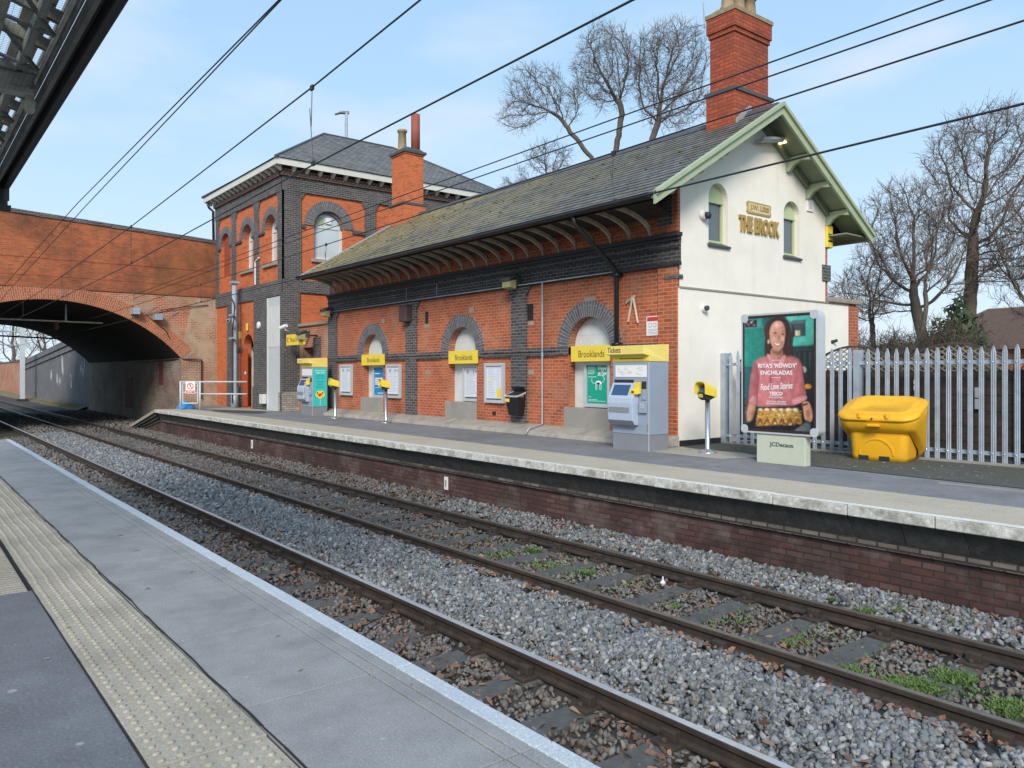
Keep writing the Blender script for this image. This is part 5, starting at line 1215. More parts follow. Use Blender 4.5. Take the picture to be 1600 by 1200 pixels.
for x in (-.22, .20):
    q = MB(); q.box(x-.03, x+.03, -.19, -.05, .70, .795); q.build('lid_rib', m_bin, lid, local=True, bevel=.015)
    q = MB(); q.box(x-.05, x+.05, .65, .735, 1.0, 1.05); q.build('hinge', m_bin, lid, local=True, bevel=.01)
q = MB(); q.box(-.10, .10, -.215, -.13, .57, .615); q.build('handle', m_bin, gb, local=True, bevel=.012)
q = MB(); q.lathe([(.015, 0), (.015, .01)], n=10); q.v = [(a-.02, -.197-c, .70+b) for a, b, c in q.v]; q.build('lock', m_dark, lid, local=True)
q = MB(); q.ring(lambda a, b, c=0: V((a, .030-.055*b-c, b)), -.02, .10, .25, .275, -.02, .014, 0, PI, 20); q.build('moulded_arch', m_bin, gb, local=True)
for x in (-.20, .12):
    q = MB(); q.fbox(lambda a, b, c=0: V((a, .028-c, b)), x-.10, x+.06, .0, .085, -.03, .004); q.build('fork_slot', m_dark, gb, local=True)

# ------------------------------------------------------------------ wall mounted bin with bag
wb = thing('litter_bin', 'black wall mounted litter bin with white liner bag on dark pilaster', 'litter bin', (-14.75, 11.75, .42))
p = MB(); p.loft([[(a, b, z) for a, b in rrect(x0, x1, y0, y1, .04, 3)] for x0, x1, y0, y1, z in ((-14.98, -14.52, 11.66, 11.92, .42), (-15.05, -14.42, 11.56, 11.93, .86))]); p.build('bin_body', m_black, wb, smooth=False)
p = MB(); p.loft([[(a, b, z+(b-11.55)*.25) for a, b in rrect(x0, x1, y0, y1, .05, 3)] for x0, x1, y0, y1, z in ((-15.06, -14.41, 11.54, 11.94, .86), (-15.08, -14.40, 11.52, 11.94, .89), (-15.0, -14.47, 11.6, 11.92, .885), (-14.95, -14.5, 11.66, 11.9, .72))], False, True); p.build('liner_bag', m_bagwhite, wb)
p = MB(); p.flat(FZ(.0), rrect(-15.03, -14.44, 11.575, 11.925, .05, 3), .0); p.v = [(a, b, .892+(b-11.55)*.25) for a, b, c in p.v]; p.build('bin_mouth_shade', m_dark, wb)  # dark flat over the white liner, painting the shade inside the bin
p = MB(); p.add([(-15.02, 11.93, .96), (-14.42, 11.93, .96), (-14.42, 11.82, 1.10), (-15.02, 11.82, 1.10), (-15.02, 11.95, .96), (-14.42, 11.95, .96), (-14.42, 11.84, 1.11), (-15.02, 11.84, 1.11)], [(0,1,2,3), (4,5,6,7), (0,4,7,3), (1,5,6,2), (2,3,7,6)]); p.build('bin_lid', m_black, wb)
p = MB(); p.box(-15.0, -14.80, 11.558, 11.563, .74, .82); p.build('yellow_label', m_yel, wb)
wb.scale = (.78, .78, 1); wb.location.y = 11.80

# ------------------------------------------------------------------ poster cases and name boards
def case(x0, x1, z0, z1, y, label, kind, hinge=True):
    t = thing('poster_case', label, 'poster case', ((x0+x1)/2, y, z0), 'wall mounted poster cases')
    F_ = FY(y); 
    p = MB(); p.fbox(F_, x0, x1, z0, z1, 0, .045); p.build('case_back', m_alu, t, bevel=.006)
    fr = MB(); b = .075
    for a in ((x0, x1, z0, z0+b), (x0, x1, z1-b, z1), (x0, x0+b, z0+b, z1-b), (x1-b, x1, z0+b, z1-b)): fr.fbox(F_, *a, .046, .085)
    fr.build('case_frame', m_alu, t, bevel=.006)
    px0, px1, pz0, pz1 = x0+b+.005, x1-b-.005, z0+b+.01, z1-b-.01
    col = {'blue': m_postblue, 'green': m_postgreen}.get(kind, m_paper)
    p = MB(); p.fbox(F_, px0, px1, pz0, pz1, .046, .05); pp = p.build('poster', col, t)
    r_ = random.Random(int(-x0*100)); q = MB(); W_ = px1-px0
    if kind in ('timetable', 'map'):
        n = 22 if kind == 'timetable' else 16
        for i in range(n):
            z = pz1-.06-(pz1-pz0-.12)*i/n
            q.fbox(F_, px0+.05*W_, px0+W_*r_.uniform(.6, .95), z, z+.009, .05, .0508)
        q.fbox(F_, px0+.1*W_, px0+.3*W_, pz1-.16, pz1-.06, .051, .0515); q.fbox(F_, px0+.62*W_, px0+.72*W_, pz1-.16, pz1-.06, .051, .0515); q.fbox(F_, px0+.78*W_, px0+.9*W_, pz1-.14, pz1-.07, .051, .0515)
        q.build('print', m_inkgrey, pp)
        q = MB(); q.fbox(F_, px0+.02*W_, px1-.02*W_, pz0+.0, pz0+.035, .05, .056); q.build('bottom_clip', m_slate_d, t)
    if kind == 'yellow':
        for i in range(18):
            z = pz1-.05-(pz1-pz0-.1)*i/18
            q.fbox(F_, px0+.06*W_, px0+W_*r_.uniform(.35, .58), z, z+.008, .05, .0508); q.fbox(F_, px0+.66*W_, px0+W_*r_.uniform(.75, .95), z, z+.008, .05, .0508)
        q.build('print', m_inkgrey, pp)
        q = MB(); q.fbox(F_, px0+.66*W_, px1-.04*W_, pz0+.05, pz0+.28, .05, .052); q.fbox(F_, px0+.06*W_, px0+.6*W_, pz0+.50, pz0+.52, .05, .052); q.fbox(F_, px0+.06*W_, px0+.09*W_, pz0+.34, pz0+.5, .05, .052)
        q.build('yellow_block', m_yel, pp)
        q = MB(); q.fbox(F_, px0, px1, pz0-.0, pz0+.03, .05, .056); q.build('bottom_clip', m_slate_d, t)
    if kind == 'blue':
        q.fbox(F_, px0+.06*W_, px0+.5*W_, pz1-.20, pz1-.175, .05, .0515)
        for z, a in ((.36, .8), (.42, .85), (.48, .6), (.54, .55)): q.fbox(F_, px0+.06*W_, px0+a*W_, pz1-z, pz1-z+.035, .05, .0515)
        q.fbox(F_, px0+.06*W_, px0+.5*W_, pz1-.64, pz1-.63, .05, .0515); q.fbox(F_, px0+.3*W_, px0+.9*W_, pz0+.05, pz0+.07, .05, .0515); q.build('print', m_wtext, pp)
    if kind == 'green':
        text('lettering', 'Dippy', F_, px1-.165, pz1-.07, .051, .27, .085, m_wtext, pp, depth=.001, bold=.03); text('lettering', 'on Tour', F_, px1-.165, pz1-.17, .051, .27, .075, m_wtext, pp, depth=.001, bold=.03)
        for i, (a, b_) in enumerate(((.04, .38), (.04, .42), (.04, .36), (.04, .40), (.04, .33), (.5, .85), (.04, .45))): q.fbox(F_, px0+a*W_, px0+b_*W_, pz1-.05-.035*i, pz1-.04-.035*i, .05, .0515)
        for z, a in ((.05, .9), (.08, .5), (.14, .2)): q.fbox(F_, px0+.06*W_, px0+a*W_, pz0+z, pz0+z+.008, .05, .0515)
        cx, cz = (px0+px1)/2+.03, pz0+.44
        q.prism(F_, spline([(cx-.10, cz+.0), (cx-.05, cz+.055), (cx+.03, cz+.06), (cx+.11, cz+.02), (cx+.06, cz-.015), (cx-.05, cz-.02)], 4), .05, .0515)
        for P_ in ([(cx-.09, cz+.01), (cx-.15, cz+.0), (cx-.20, cz+.04), (cx-.215, cz+.10), (cx-.18, cz+.145), (cx-.13, cz+.15)], [(cx+.1, cz+.025), (cx+.15, cz+.03), (cx+.185, cz+.08), (cx+.17, cz+.14), (cx+.12, cz+.16)], [(cx-.07, cz), (cx-.085, cz-.07), (cx-.075, cz-.14)], [(cx-.045, cz), (cx-.04, cz-.08), (cx-.055, cz-.14)], [(cx+.07, cz), (cx+.09, cz-.07), (cx+.08, cz-.14)], [(cx+.045, cz), (cx+.04, cz-.08), (cx+.05, cz-.14)]):
            q.tube([F_(a, b_, .051) for a, b_ in P_], .0045, 4)
        q.build('print', m_wtext, pp)
        lb = MB(); lb.fbox(F_, px0+.45*W_, px0+.62*W_, pz1-.42, pz1-.38, .05, .0515); lb.build('print_detail', m_wtext, pp)
    return t
case(-24.46, -23.60, .70, 1.73, YW-.01, 'poster case with timetable, on red brick just right of teal ticket machine', 'timetable')
case(-22.50, -21.66, .66, 1.70, YW+.19, 'poster case holding blue poster, inside the first blind arch', 'blue')
case(-21.28, -20.44, .68, 1.71, YW-.01, 'poster case with plain sheet between blue poster and dark pilaster', 'map')
case(-17.42, -16.66, .68, 1.67, YW+.19, 'poster case with white timetable inside the middle blind arch', 'timetable')
case(-16.17, -15.37, .68, 1.69, YW-.01, 'poster case with yellow printed blocks beside the black litter bin', 'yellow')
case(-12.68, -11.88, .68, 1.69, YW+.19, 'poster case holding green dinosaur poster in the arch beside Tickets machine', 'green')
for c, lab, x0, x1 in ((BAYS[0], 'yellow station name board above the blue poster', -22.92, -21.42), (BAYS[1], 'yellow station name board across the middle blind arch', -17.85, -16.50), (BAYS[2], 'yellow station name board above the green poster', -12.92, -11.72)):
    t_ = thing('name_board', lab, 'sign', ((x0+x1)/2, YW-.06, 1.69), 'yellow station name boards')
    p = MB(); p.fbox(FY(YW-.06), x0, x1, 1.69, 2.035, -.03, .0); p.build('board', m_yel, t_, bevel=.003)
    text('lettering', 'Brooklands', FY(YW-.06), (x0+x1)/2+.05, 1.855, .001, .80, .15, m_ink, t_, depth=.001)
# way-out sign, cameras, floodlights on the low link wall
t_ = thing('exit_sign', 'yellow sign with dark lettering over the doorway in low link wall', 'sign', (-27.05, 11.44, 2.5))
p = MB(); p.box(-27.84, -26.25, 11.42, 11.47, 2.46, 2.86); p.build('board', m_yel, t_, bevel=.004)
text('lettering', 'Manual & Tickets', FY(11.42), -26.93, 2.66, .001, 1.1, .17, m_ink, t_, depth=.001)
for xa_ in (-27.4, -26.7): p = MB(); p.box(xa_, xa_+.08, 11.475, 12.1, 2.78, 2.84); p.build('arm', m_dark, t_)
p = MB(); p.ring(FY(11.42), -27.68, 2.66, .05, .085, 0, .002, .6, 5.6, 14); p.build('arrow_mark', m_ink, t_)
def camera_unit(loc, label, d, m=m_signwhite):
    t = thing('security_camera', label, 'camera', loc, 'security cameras')
    x, y, z = loc; d = V(d).normalized()
    p = MB(); p.tube([V(loc), V(loc)+V((0,-.12,.02)), V(loc)+V((0,-.2,.12))], .025, 6); p.build('bracket', m, t, smooth=True)
    a = V(loc)+V((0,-.2,.16)); p = MB(); p.tube([a-d*.14, a+d*.20], .07, 10); b_ = p.build('camera_body', m, t)
    p = MB(); p.tube([a+d*.201, a+d*.205], .05, 10); p.build('lens', m_dark, b_)
    return t
camera_unit((-27.75, 11.5, 3.0), 'white bullet camera at left end of the yellow sign', (-1, -.3, -.25))
def flood(x, y, z, label, m=m_fl):
    t = thing('wall_floodlight', label, 'floodlight', (x, y, z), 'floodlights fixed to the brick front')
    p = MB(); p.loft([[(x-.17, y, z+.18), (x+.17, y, z+.18), (x+.17, y-.02, z+.24), (x-.17, y-.02, z+.24)], [(x-.17, y-.30, z+.05), (x+.17, y-.30, z+.05), (x+.17, y-.30, z+.14), (x-.17, y-.30, z+.14)]]); p.box(x-.16, x+.16, y-.06, y+.10, z-.02, z+.2); p.build('lamp_housing', m, t, bevel=.01)
    p = MB(); p.loft([[(x-.15, y-.06, z-.13), (x+.15, y-.06, z-.13), (x+.15, y-.06, z+.10), (x-.15, y-.06, z+.10)], [(x-.15, y-.27, z-.10), (x+.15, y-.27, z-.10), (x+.15, y-.27, z+.05), (x-.15, y-.27, z+.05)]]); p.build('lens', m_lens, t, bevel=.01)
    return t
flood(-14.85, YW-.14, 3.60, 'dark floodlight with pale lens on the frieze above second right pilaster')
flood(-25.1, YW-.14, 3.50, 'dark floodlight with pale lens at left end of station building')
flood(-26.35, 11.52, 2.74, 'dark floodlight with pale lens beside the yellow exit sign')
t_ = thing('junction_box', 'brown metal box fixed at the top of the left dark pilaster', 'box', (-19.95, YW-.1, 2.95)); p = MB(); p.box(-20.20, -19.78, YW-.26, YW-.06, 2.95, 3.42); p.build('box_body', plain('brown_box', (.07,.04,.045), .6), t_, bevel=.02); p = MB(); p.box(-20.23, -19.75, YW-.29, YW-.06, 3.42, 3.46); p.build('box_lid', m_slate_d, t_)
t_ = thing('warning_notice', 'small white no smoking notice with red top, on brick near gable corner', 'sign', (-10.55, YW-.06, 2.2))
p = MB(); p.fbox(FY(YW-.004), -10.72, -10.40, 2.19, 2.58, 0, .008); p.build('board', m_signwhite, t_); p = MB(); p.fbox(FY(YW-.004), -10.70, -10.42, 2.48, 2.565, .008, .010); p.build('red_header', m_signred, t_)
p = MB(); 
for x in (-10.62, -10.50): p.ring(FY(YW-.004), x, 2.40, .035, .048, .008, .010, 0, 2*PI, 14)
for i in range(4): p.fbox(FY(YW-.004), -10.67, -10.45+.01*(i % 2), 2.22+.03*i, 2.23+.03*i, .008, .010)
p.build('print', m_inkgrey, t_)
t_ = thing('timber_brace', 'two short pale timber strips nailed in an upside down V on the brick', 'timber', (-11.05, YW-.03, 2.5))
for a, b in (((-11.08, 3.02), (-11.20, 2.50)), ((-11.06, 3.0), (-10.93, 2.46)), ((-11.02, 3.02), (-11.26, 2.90))):
    p = MB(); p.tube([(a[0], YW-.035, a[1]), (b[0], YW-.035, b[1])], .028, 4); p.build('strip', m_brackt, t_)

# ------------------------------------------------------------------ signs and fittings on the gable
t_ = thing('pub_sign', 'gold lettering of pub name fixed on cream gable', 'sign', (GX, 14.65, 4.4))
text('lettering', 'THE BROOK', G, 14.64, 4.60, .02, 1.46, .34, m_gold, t_, depth=.035, bold=.035)
text('lettering_backing', 'THE BROOK', G, 14.655, 4.59, .002, 1.48, .36, m_goldd, t_, depth=.016, bold=.05)  # slightly larger pale gold letters set behind the gold ones
t_ = thing('brewery_sign', 'small gold framed name plate above larger gold lettering on cream gable', 'sign', (GX, 14.65, 4.85))
p = MB(); p.prism(G, [(14.20, 4.88), (14.24, 4.84), (15.06, 4.84), (15.10, 4.88), (15.07, 4.96), (15.10, 5.06), (15.06, 5.10), (14.24, 5.10), (14.20, 5.06), (14.23, 4.96)], .002, .02); p.build('plate', m_gold, t_)
p = MB(); p.fbox(G, 14.26, 15.04, 4.875, 5.065, .02, .025); p.build('plate_face', m_goldd, t_)
text('lettering', 'J.W. LEES', G, 14.65, 4.97, .0255, .68, .13, m_gold, t_, depth=.012, bold=.02)
t_ = thing('gable_lamp', 'long metal lamp arm with warm lit head under the gable peak', 'lamp', (GX, 14.8, 6.4))
p = MB(); p.loft([[G(a, b, d) for b, d in ((z, .05), (z+.04, .04), (z+.10, .24), (z+.04, .28), (z-.02, .22))] for a, z in ((14.45, 6.36), (15.25, 6.50))]); p.build('lamp_body', m_alu, t_, bevel=.01)
p = MB(); p.tube([G(14.7, 6.40, .0), G(14.7, 6.42, .16)], .02, 6); p.tube([G(15.1, 6.48, .0), G(15.1, 6.5, .16)], .02, 6); p.build('bracket', m_alu, t_)
m_lit, nt_, N_, L_, b_ = newmat('warm_lit_lamp'); b_.inputs['Base Color'].default_value = (.9,.75,.4,1); b_.inputs['Emission Color'].default_value = (1,.78,.35,1); b_.inputs['Emission Strength'].default_value = 1.6
p = MB(); p.loft([[G(a, b, d) for b, d in ((z, .06), (z+.08, .10), (z+.10, .22), (z, .24))] for a, z in ((15.26, 6.46), (15.48, 6.52))]); p.build('lit_head', m_lit, t_, bevel=.02)
t_ = thing('air_vent', 'small square white vent cover on cream gable right of second window', 'vent', (GX, 16.66, 5.2)); p = MB(); p.fbox(G, 16.53, 16.79, 5.18, 5.46, 0, .03); p.build('frame', m_signwhite, t_, bevel=.006); p = MB(); p.fbox(G, 16.60, 16.72, 5.24, 5.40, .03, .034); p.build('grille', m_paleg, t_)
t_ = thing('security_camera', 'white dome camera on cream gable left of first window', 'camera', (GX, 12.74, 4.6), 'security cameras')
p = MB(); p.tube([G(12.70, 4.60, 0), G(12.72, 4.6, .08)], .09, 12); p.build('mount', m_signwhite, t_); p = MB(); p.tube([G(12.76, 4.59, .06), G(12.78, 4.58, .14), G(12.785, 4.578, .17)], [.075, .07, .03], 12); p.build('dome', m_dark, t_, smooth=True)
t_ = thing('flue_outlet', 'round white flue outlet low on cream gable', 'vent', (GX, 12.72, 2.7)); p = MB(); p.tube([G(12.72, 2.73, .03), G(12.72, 2.73, .09)], .075, 14); p.build('collar', m_signwhite, t_); p = MB(); p.tube([G(12.72, 2.73, .085), G(12.72, 2.73, .15)], .05, 12); p.build('pipe', m_fl, t_)
t_ = thing('alarm_box', 'yellow alarm box at the rear corner of the cream gable', 'alarm', (-10.0, 17.45, 4.5)); p = MB(); p.box(-10.0, -9.85, 17.36, 17.62, 4.42, 4.95); p.build('box_body', m_yel, t_, bevel=.02); p = MB(); p.fbox(FX(-9.85), 17.40, 17.58, 4.55, 4.60, 0, .002); p.fbox(FX(-9.85), 17.40, 17.58, 4.72, 4.75, 0, .002); p.build('stripe', m_ink, t_)
t_ = thing('black_nozzle', 'tiny black pipe end on the lower cream wall right of poster panel', 'pipe', (GX, 16.9, 2.2)); p = MB(); p.tube([G(17.6, 2.18, .02), G(17.66, 2.22, .14)], .035, 8); p.build('pipe', m_dark, t_); p = MB(); p.tube([G(17.6, 2.18, .015), G(17.6, 2.18, .035)], .05, 10); p.build('collar', m_dark, t_)

# ------------------------------------------------------------------ palisade fence and timber fence behind
pf = thing('palisade_fence', 'galvanised steel palisade fence with pointed pales behind the yellow grit bin', 'fence', (-5, 13.38, 0))
def fy(x): return 13.30+(x+9.9)*.045
def pale(mb, x, y, w_, z0, z1):
    sec = [(-w_/2, 0), (-w_*.34, -.020), (-w_*.18, -.006), (0, -.026), (w_*.18, -.006), (w_*.34, -.020), (w_/2, 0), (w_/2, .004), (0, -.010), (-w_/2, .004)]
    rings = [[(x+a, y+b, z) for a, b in sec] for z in (z0, z1-.10)] + [[(x+a*.32, y+b*.6, z1) for a, b in sec]]
    mb.loft(rings)
x = -9.62; i = 0
while x < -1.6:
    if abs(x+7.06) > .07:
        mb = MB(); pale(mb, x+random.uniform(-.006, .006), fy(x)-.03, .080, .02, 1.86+random.uniform(-.015, .015)); mb.build('pale', m_galv, pf)
        mb = MB()
        for z in (.17, 1.61): mb.lathe([(.009, 0), (.009, .01), (.004, .014)], n=6); mb.v[-18:] = [(x+a, fy(x)-.05-c, z+b) for a, b, c in mb.v[-18:]]
        mb.build('bolt', m_steel, pf)
    x += .163; i += 1
for z in (.14, 1.58):
    mb = MB(); xs_ = (-9.86, -7.1, -4.4, -1.5)
    mb.loft([[(x, fy(x)-.02, z), (x, fy(x)+.03, z), (x, fy(x)+.03, z+.06), (x, fy(x)+.024, z+.06), (x, fy(x)+.02, z+.008), (x, fy(x)-.02, z+.008)] for x in xs_]); mb.build('rail', m_galv, pf)
for x in (-9.80, -7.06, -4.36, -1.6):
    mb = MB(); y = fy(x); mb.box(x-.055, x+.055, y+.032, y+.13, 0, 1.84); mb.box(x-.055, x+.055, y-.035, y+.03, .0, 1.84) if x in (-9.80, -7.06) else None; mb.build('post', m_galv, pf, bevel=.004)
mb = MB()
mb.box(-4.45, -1, 13.28, 13.40, 0, .05); mb.box(-9.8, -4.45, 13.26, 13.50, -.01, .03); mb.build('kerb', m_conc, pf)
for x, z0, z1, w_, lab, m in ((-6.17, 1.14, 1.32, .09, 'pair of small white notices on timber fence seen through the pales', m_signwhite), (-5.20, .85, 1.20, .10, 'pale upright plate fixed behind palisade pales right of grit bin', m_paleg), (-4.36, 1.25, 1.5, .10, 'small grey box on timber fence near the right picture edge', m_alu)):
    t_ = thing('notice', lab, 'notice', (x, 13.74, z0))
    p = MB(); p.box(x-w_/2, x+w_/2, 13.73, 13.75, z0, (z0+z1)/2-.01); p.build('plate', m, t_); p = MB(); p.box(x-w_/2, x+w_/2, 13.73, 13.75, (z0+z1)/2+.01, z1); p.build('plate', m, t_)
tf = thing('timber_fence', 'dark timber board fence with arched lattice tops behind palisade fence', 'fence', (-5, 13.85, 0))
PY = 13.80
for k in range(5):
    xa = -9.85+1.72*k if k < 2 else -6.47+1.80*(k-2); xb = -8.17 if k == 0 else (-6.51 if k == 1 else xa+1.76)
    p = MB(); nbd = 11
    for q in range(nbd):
        z = .05+1.42*q/nbd; p.loft([[(x, PY+.006*(q % 2), z), (x, PY+.02, z), (x, PY+.02, z+.145), (x, PY+.012, z+.145)] for x in (xa, xb)])
    p.build('board_panel', m_wood, tf)
    ht = lambda x: 1.66+.28*math.sin(PI*(x-xa)/(xb-xa))
    p = MB(); N2 = 16; p.loft([[(xa+(xb-xa)*q/N2, PY-.02, ht(xa+(xb-xa)*q/N2)-.035), (xa+(xb-xa)*q/N2, PY+.03, ht(xa+(xb-xa)*q/N2)-.035), (xa+(xb-xa)*q/N2, PY+.03, ht(xa+(xb-xa)*q/N2)), (xa+(xb-xa)*q/N2, PY-.02, ht(xa+(xb-xa)*q/N2))] for q in range(N2+1)]); p.build('arched_rail', m_wood, tf)
    p = MB()
    for s in (1, -1):
        u = xa-2
        while u < xb+2:
            pts = []
            for q in range(25):
                x = u+s*q*.045; z = 1.46+q*.045*.75
                if xa < x < xb and z < ht(x)-.02: pts.append((x, PY+.008*s, z))
            if len(pts) > 1: a, b = pts[0], pts[-1]; d = .012; p.loft([[(P_[0]-d*1.4, P_[1]-.004, P_[2]), (P_[0]+d*1.4, P_[1]-.004, P_[2]), (P_[0]+d*1.4, P_[1]+.004, P_[2]), (P_[0]-d*1.4, P_[1]+.004, P_[2])] for P_ in (a, b)])
            u += .125
    p.build('lattice', m_latt, tf)
    p = MB(); p.box(xb, xb+.045 if k == 0 else xb+.04, PY-.03, PY+.05, 0, 1.70); p.build('post', m_wood, tf)

# ------------------------------------------------------------------ platform end barrier, pole, bag
bar = thing('platform_end_barrier', 'white tubular railing with gate frame at the bridge end of far platform', 'railing', (-32.0, 9.4, 0))
Pb = [V((-32.43, 8.95, 0)), V((-31.93, 9.55, 0)), V((-30.75, 11.0, 0))]
up = lambda p_, z: (p_.x, p_.y, z)
for q in Pb[:2]:
    p = MB(); p.tube([up(q, 0), up(q, 1.13)], .04, 8); p.build('post', m_paleg, bar, smooth=True)
for z in (1.10, .62):
    p = MB(); p.tube([up(Pb[0] if z > 1 else Pb[1], z), up(Pb[2], z)], .03, 8); p.build('top_rail' if z > 1 else 'mid_rail', m_paleg, bar, smooth=True)
d = (Pb[1]-Pb[0]); a, b = Pb[0]+d*.12, Pb[1]-d*.12
p = MB()
for s_, e_ in (((a, .25), (b, .25)), ((a, .68), (b, .68)), ((a, .25), (a, 1.05)), ((b, .25), (b, 1.05)), ((a, 1.05), (b, 1.05))): p.tube([up(s_[0], s_[1]), up(e_[0], e_[1])], .025, 6)
p.build('gate_frame', m_paleg, bar)
t_ = thing('no_entry_notice', 'white and red prohibition notice fixed on white gate frame', 'sign', (-32.2, 9.2, .66))
un = d.normalized(); Fn = FR(Pb[0]+V((.03*un.y, -.03*un.x, 0)), un, (0,0,1), (un.y, -un.x, 0))
p = MB(); p.fbox(Fn, .22, .60, .64, 1.12, 0, .01); p.build('board', m_signwhite, t_)
p = MB(); p.ring(Fn, .41, .93, .10, .13, .01, .014, 0, 2*PI, 20); p.prism(Fn, [(.34, 1.02), (.36, 1.03), (.49, .85), (.47, .84)], .01, .014); p.build('prohibition_ring', m_signred, t_)
p = MB(); p.fbox(Fn, .24, .58, .66, .76, .01, .013); p.build('red_panel', m_signred, t_)
p = MB(); p.prism(Fn, [(.39, .86), (.40, .95), (.39, 1.0), (.43, 1.0), (.43, .93), (.45, .86), (.42, .92)], .0095, .012); p.build('figure_mark', m_ink, t_)
p = MB(); p.fbox(Fn, .28, .54, .72, .735, .013, .014); p.fbox(Fn, .28, .48, .685, .70, .013, .014); p.build('print', m_wtext, t_)
pl = thing('utility_pole', 'grey steel pole with cables and camera brackets in front of brick house', 'pole', (-32.5, 11.1, 0))
p = MB(); p.tube([(-32.5, 11.1, 0), (-32.5, 11.1, .55), (-32.5, 11.1, .56), (-32.5, 11.1, 5.15)], [.15, .14, .105, .10], 12); p.build('shaft', m_galv, pl, smooth=True)
p = MB(); p.box(-32.66, -32.34, 10.95, 11.25, 5.15, 5.25); p.build('cap', m_galv, pl)
for z in (3.8, 2.85):
    p = MB(); p.box(-32.75, -32.15, 10.94, 11.02, z, z+.08); p.build('cross_bracket', m_galv, pl)
p = MB(); p.tube([(-32.35, 10.95, 4.5), (-32.1, 10.97, 4.2), (-32.2, 10.97, 3.6), (-32.36, 10.97, 3.2), (-32.36, 10.97, .2)], .025, 6); p.build('cable', m_dark, pl)
camera_unit((-32.2, 10.98, 3.45), 'grey camera unit on the grey steel pole', (.8, -.5, -.2), m_galv)
bagp = MB(); bg_ = random.Random(2)
bagp.loft([[( -33.15+r*math.cos(2*PI*k/14)*(1+.15*bg_.random()), 9.35+r*.7*math.sin(2*PI*k/14)*(1+.15*bg_.random()), z+.03*bg_.random()) for k in range(14)] for r, z in ((.50, 0), (.42, .10), (.22, .22), (.05, .30))])
tag(bagp.build('plastic_sheet', m_blueplastic), 'crumpled blue plastic sheet on the platform ramp under bridge', 'plastic sheet')

# ------------------------------------------------------------------ overhead wires
def wire(name, label, pts, r, group='overhead line wires'):
    t = thing(name, label, 'wire', pts[0], group)
    P = []
    for a, b in zip(pts[:-1], pts[1:]):
        for k in range(6): P.append(V(a).lerp(V(b), k/6))
    P.append(V(pts[-1])); p = MB(); p.tube(P, r, 6); p.build('conductor', m_wire, t, smooth=True); return t
XN = -37.4
w2 = wire('catenary_wire', 'upper bearing wire of the near track, carrying the droppers', [(25, 3.35, 5.6), (0, 3.35, 4.72), (-5.4, 3.35, 4.45), (-7.5, 3.35, 4.34), (-15.2, 3.35, 4.06), (-26, 3.35, 3.80), (XN, 3.35, 3.74), (-60, 3.35, 3.72)], .0085)
w3 = wire('contact_wire', 'contact wire of the near track, hanging below droppers', [(25, 3.35, 3.62), (0, 3.35, 3.60), (-3.1, 3.35, 3.58), (-7.8, 3.35, 3.54), (-15.45, 3.35, 3.39), (-26, 3.35, 3.32), (XN, 3.35, 3.30), (-60, 3.35, 3.30), (-140, 3.35, 3.4)], .0085)
wire('feeder_wire', 'left of two close feeder wires crossing upper left sky', [(25, 2.9, 5.3), (-7.23, 2.9, 5.0), (-17.7, 2.9, 4.83), (-32, 2.9, 4.3), (XN, 3.0, 3.95), (-60, 3.0, 3.9)], .008)
wire('feeder_wire', 'right of two close feeder wires crossing upper left sky', [(25, 3.02, 5.55), (-7.5, 3.02, 5.13), (-17.7, 3.05, 4.80), (-32, 3.1, 4.22), (XN, 3.1, 3.88), (-60, 3.1, 3.85)], .008)
w6 = wire('catenary_wire', 'bearing wire of the far track, second wire above the gable lamp', [(25, 6.54, 4.3), (0, 6.54, 4.05), (-6.35, 6.54, 3.98), (-20, 6.54, 3.85), (XN, 6.54, 3.72), (-60, 6.54, 3.7)], .009)
w7 = wire('contact_wire', 'contact wire of the far track, lowest wire crossing the gable', [(25, 6.54, 3.44), (0, 6.54, 3.42), (-6.35, 6.54, 3.40), (-20, 6.54, 3.36), (XN, 6.54, 3.30), (-60, 6.54, 3.3), (-140, 6.54, 3.4)], .0105)
wire('feeder_wire', 'upper of two close feeder wires crossing the right chimney', [(25, 8.0, 5.3), (-4, 8.0, 5.05), (-20, 8.0, 4.95), (-36.0, 8.0, 4.75)], .0105)
wire('feeder_wire', 'lower of two close feeder wires crossing the right chimney', [(25, 8.0, 5.1), (-4, 8.0, 4.89), (-20, 8.0, 4.80), (-36.0, 8.0, 4.6)], .0105)
def dropper(x, y, z0, z1, par):
    p = MB(); p.tube([(x, y, z1), (x-.02, y, z1+(z0-z1)*.5), (x-.06, y, z1+(z0-z1)*.25), (x+.03, y, z0)] if z1-z0 > .5 else [(x, y, z1), (x, y, z0)], .0045, 5); d_ = p.build('dropper', m_wire, par)
    p = MB(); p.box(x-.03, x+.03, y-.012, y+.012, z1-.03, z1+.02); p.build('clamp', m_dark, d_); p = MB(); p.box(x, x+.06, y-.012, y+.012, z0-.01, z0+.035); p.build('clamp', m_dark, d_)
dropper(-7.5, 3.35, 3.545, 4.34, w2); dropper(-15.2, 3.35, 3.395, 4.06, w2); dropper(-22.5, 3.35, 3.345, 3.885, w2); dropper(-30, 3.35, 3.31, 3.78, w2)
dropper(-6.35, 6.54, 3.40, 3.98, w6); dropper(-14, 6.54, 3.38, 3.91, w6); dropper(-21.8, 6.54, 3.355, 3.84, w6); dropper(-29.5, 6.54, 3.33, 3.78, w6)
ws = thing('wire_support', 'rusty tube and hangers carrying overhead wires under bridge arch', 'support', (-37.6, 5, 3.6))
p = MB(); p.tube([(-37.6, 1.5, 3.66), (-37.6, 7.15, 3.62)], .035, 8); p.build('tube', m_brackt, ws)
for y in (2.2, 5.75): p = MB(); p.tube([(-37.6, y, 3.66), (-37.6, y, 4.4)], .04, 6); p.build('hanger', m_galv, ws)
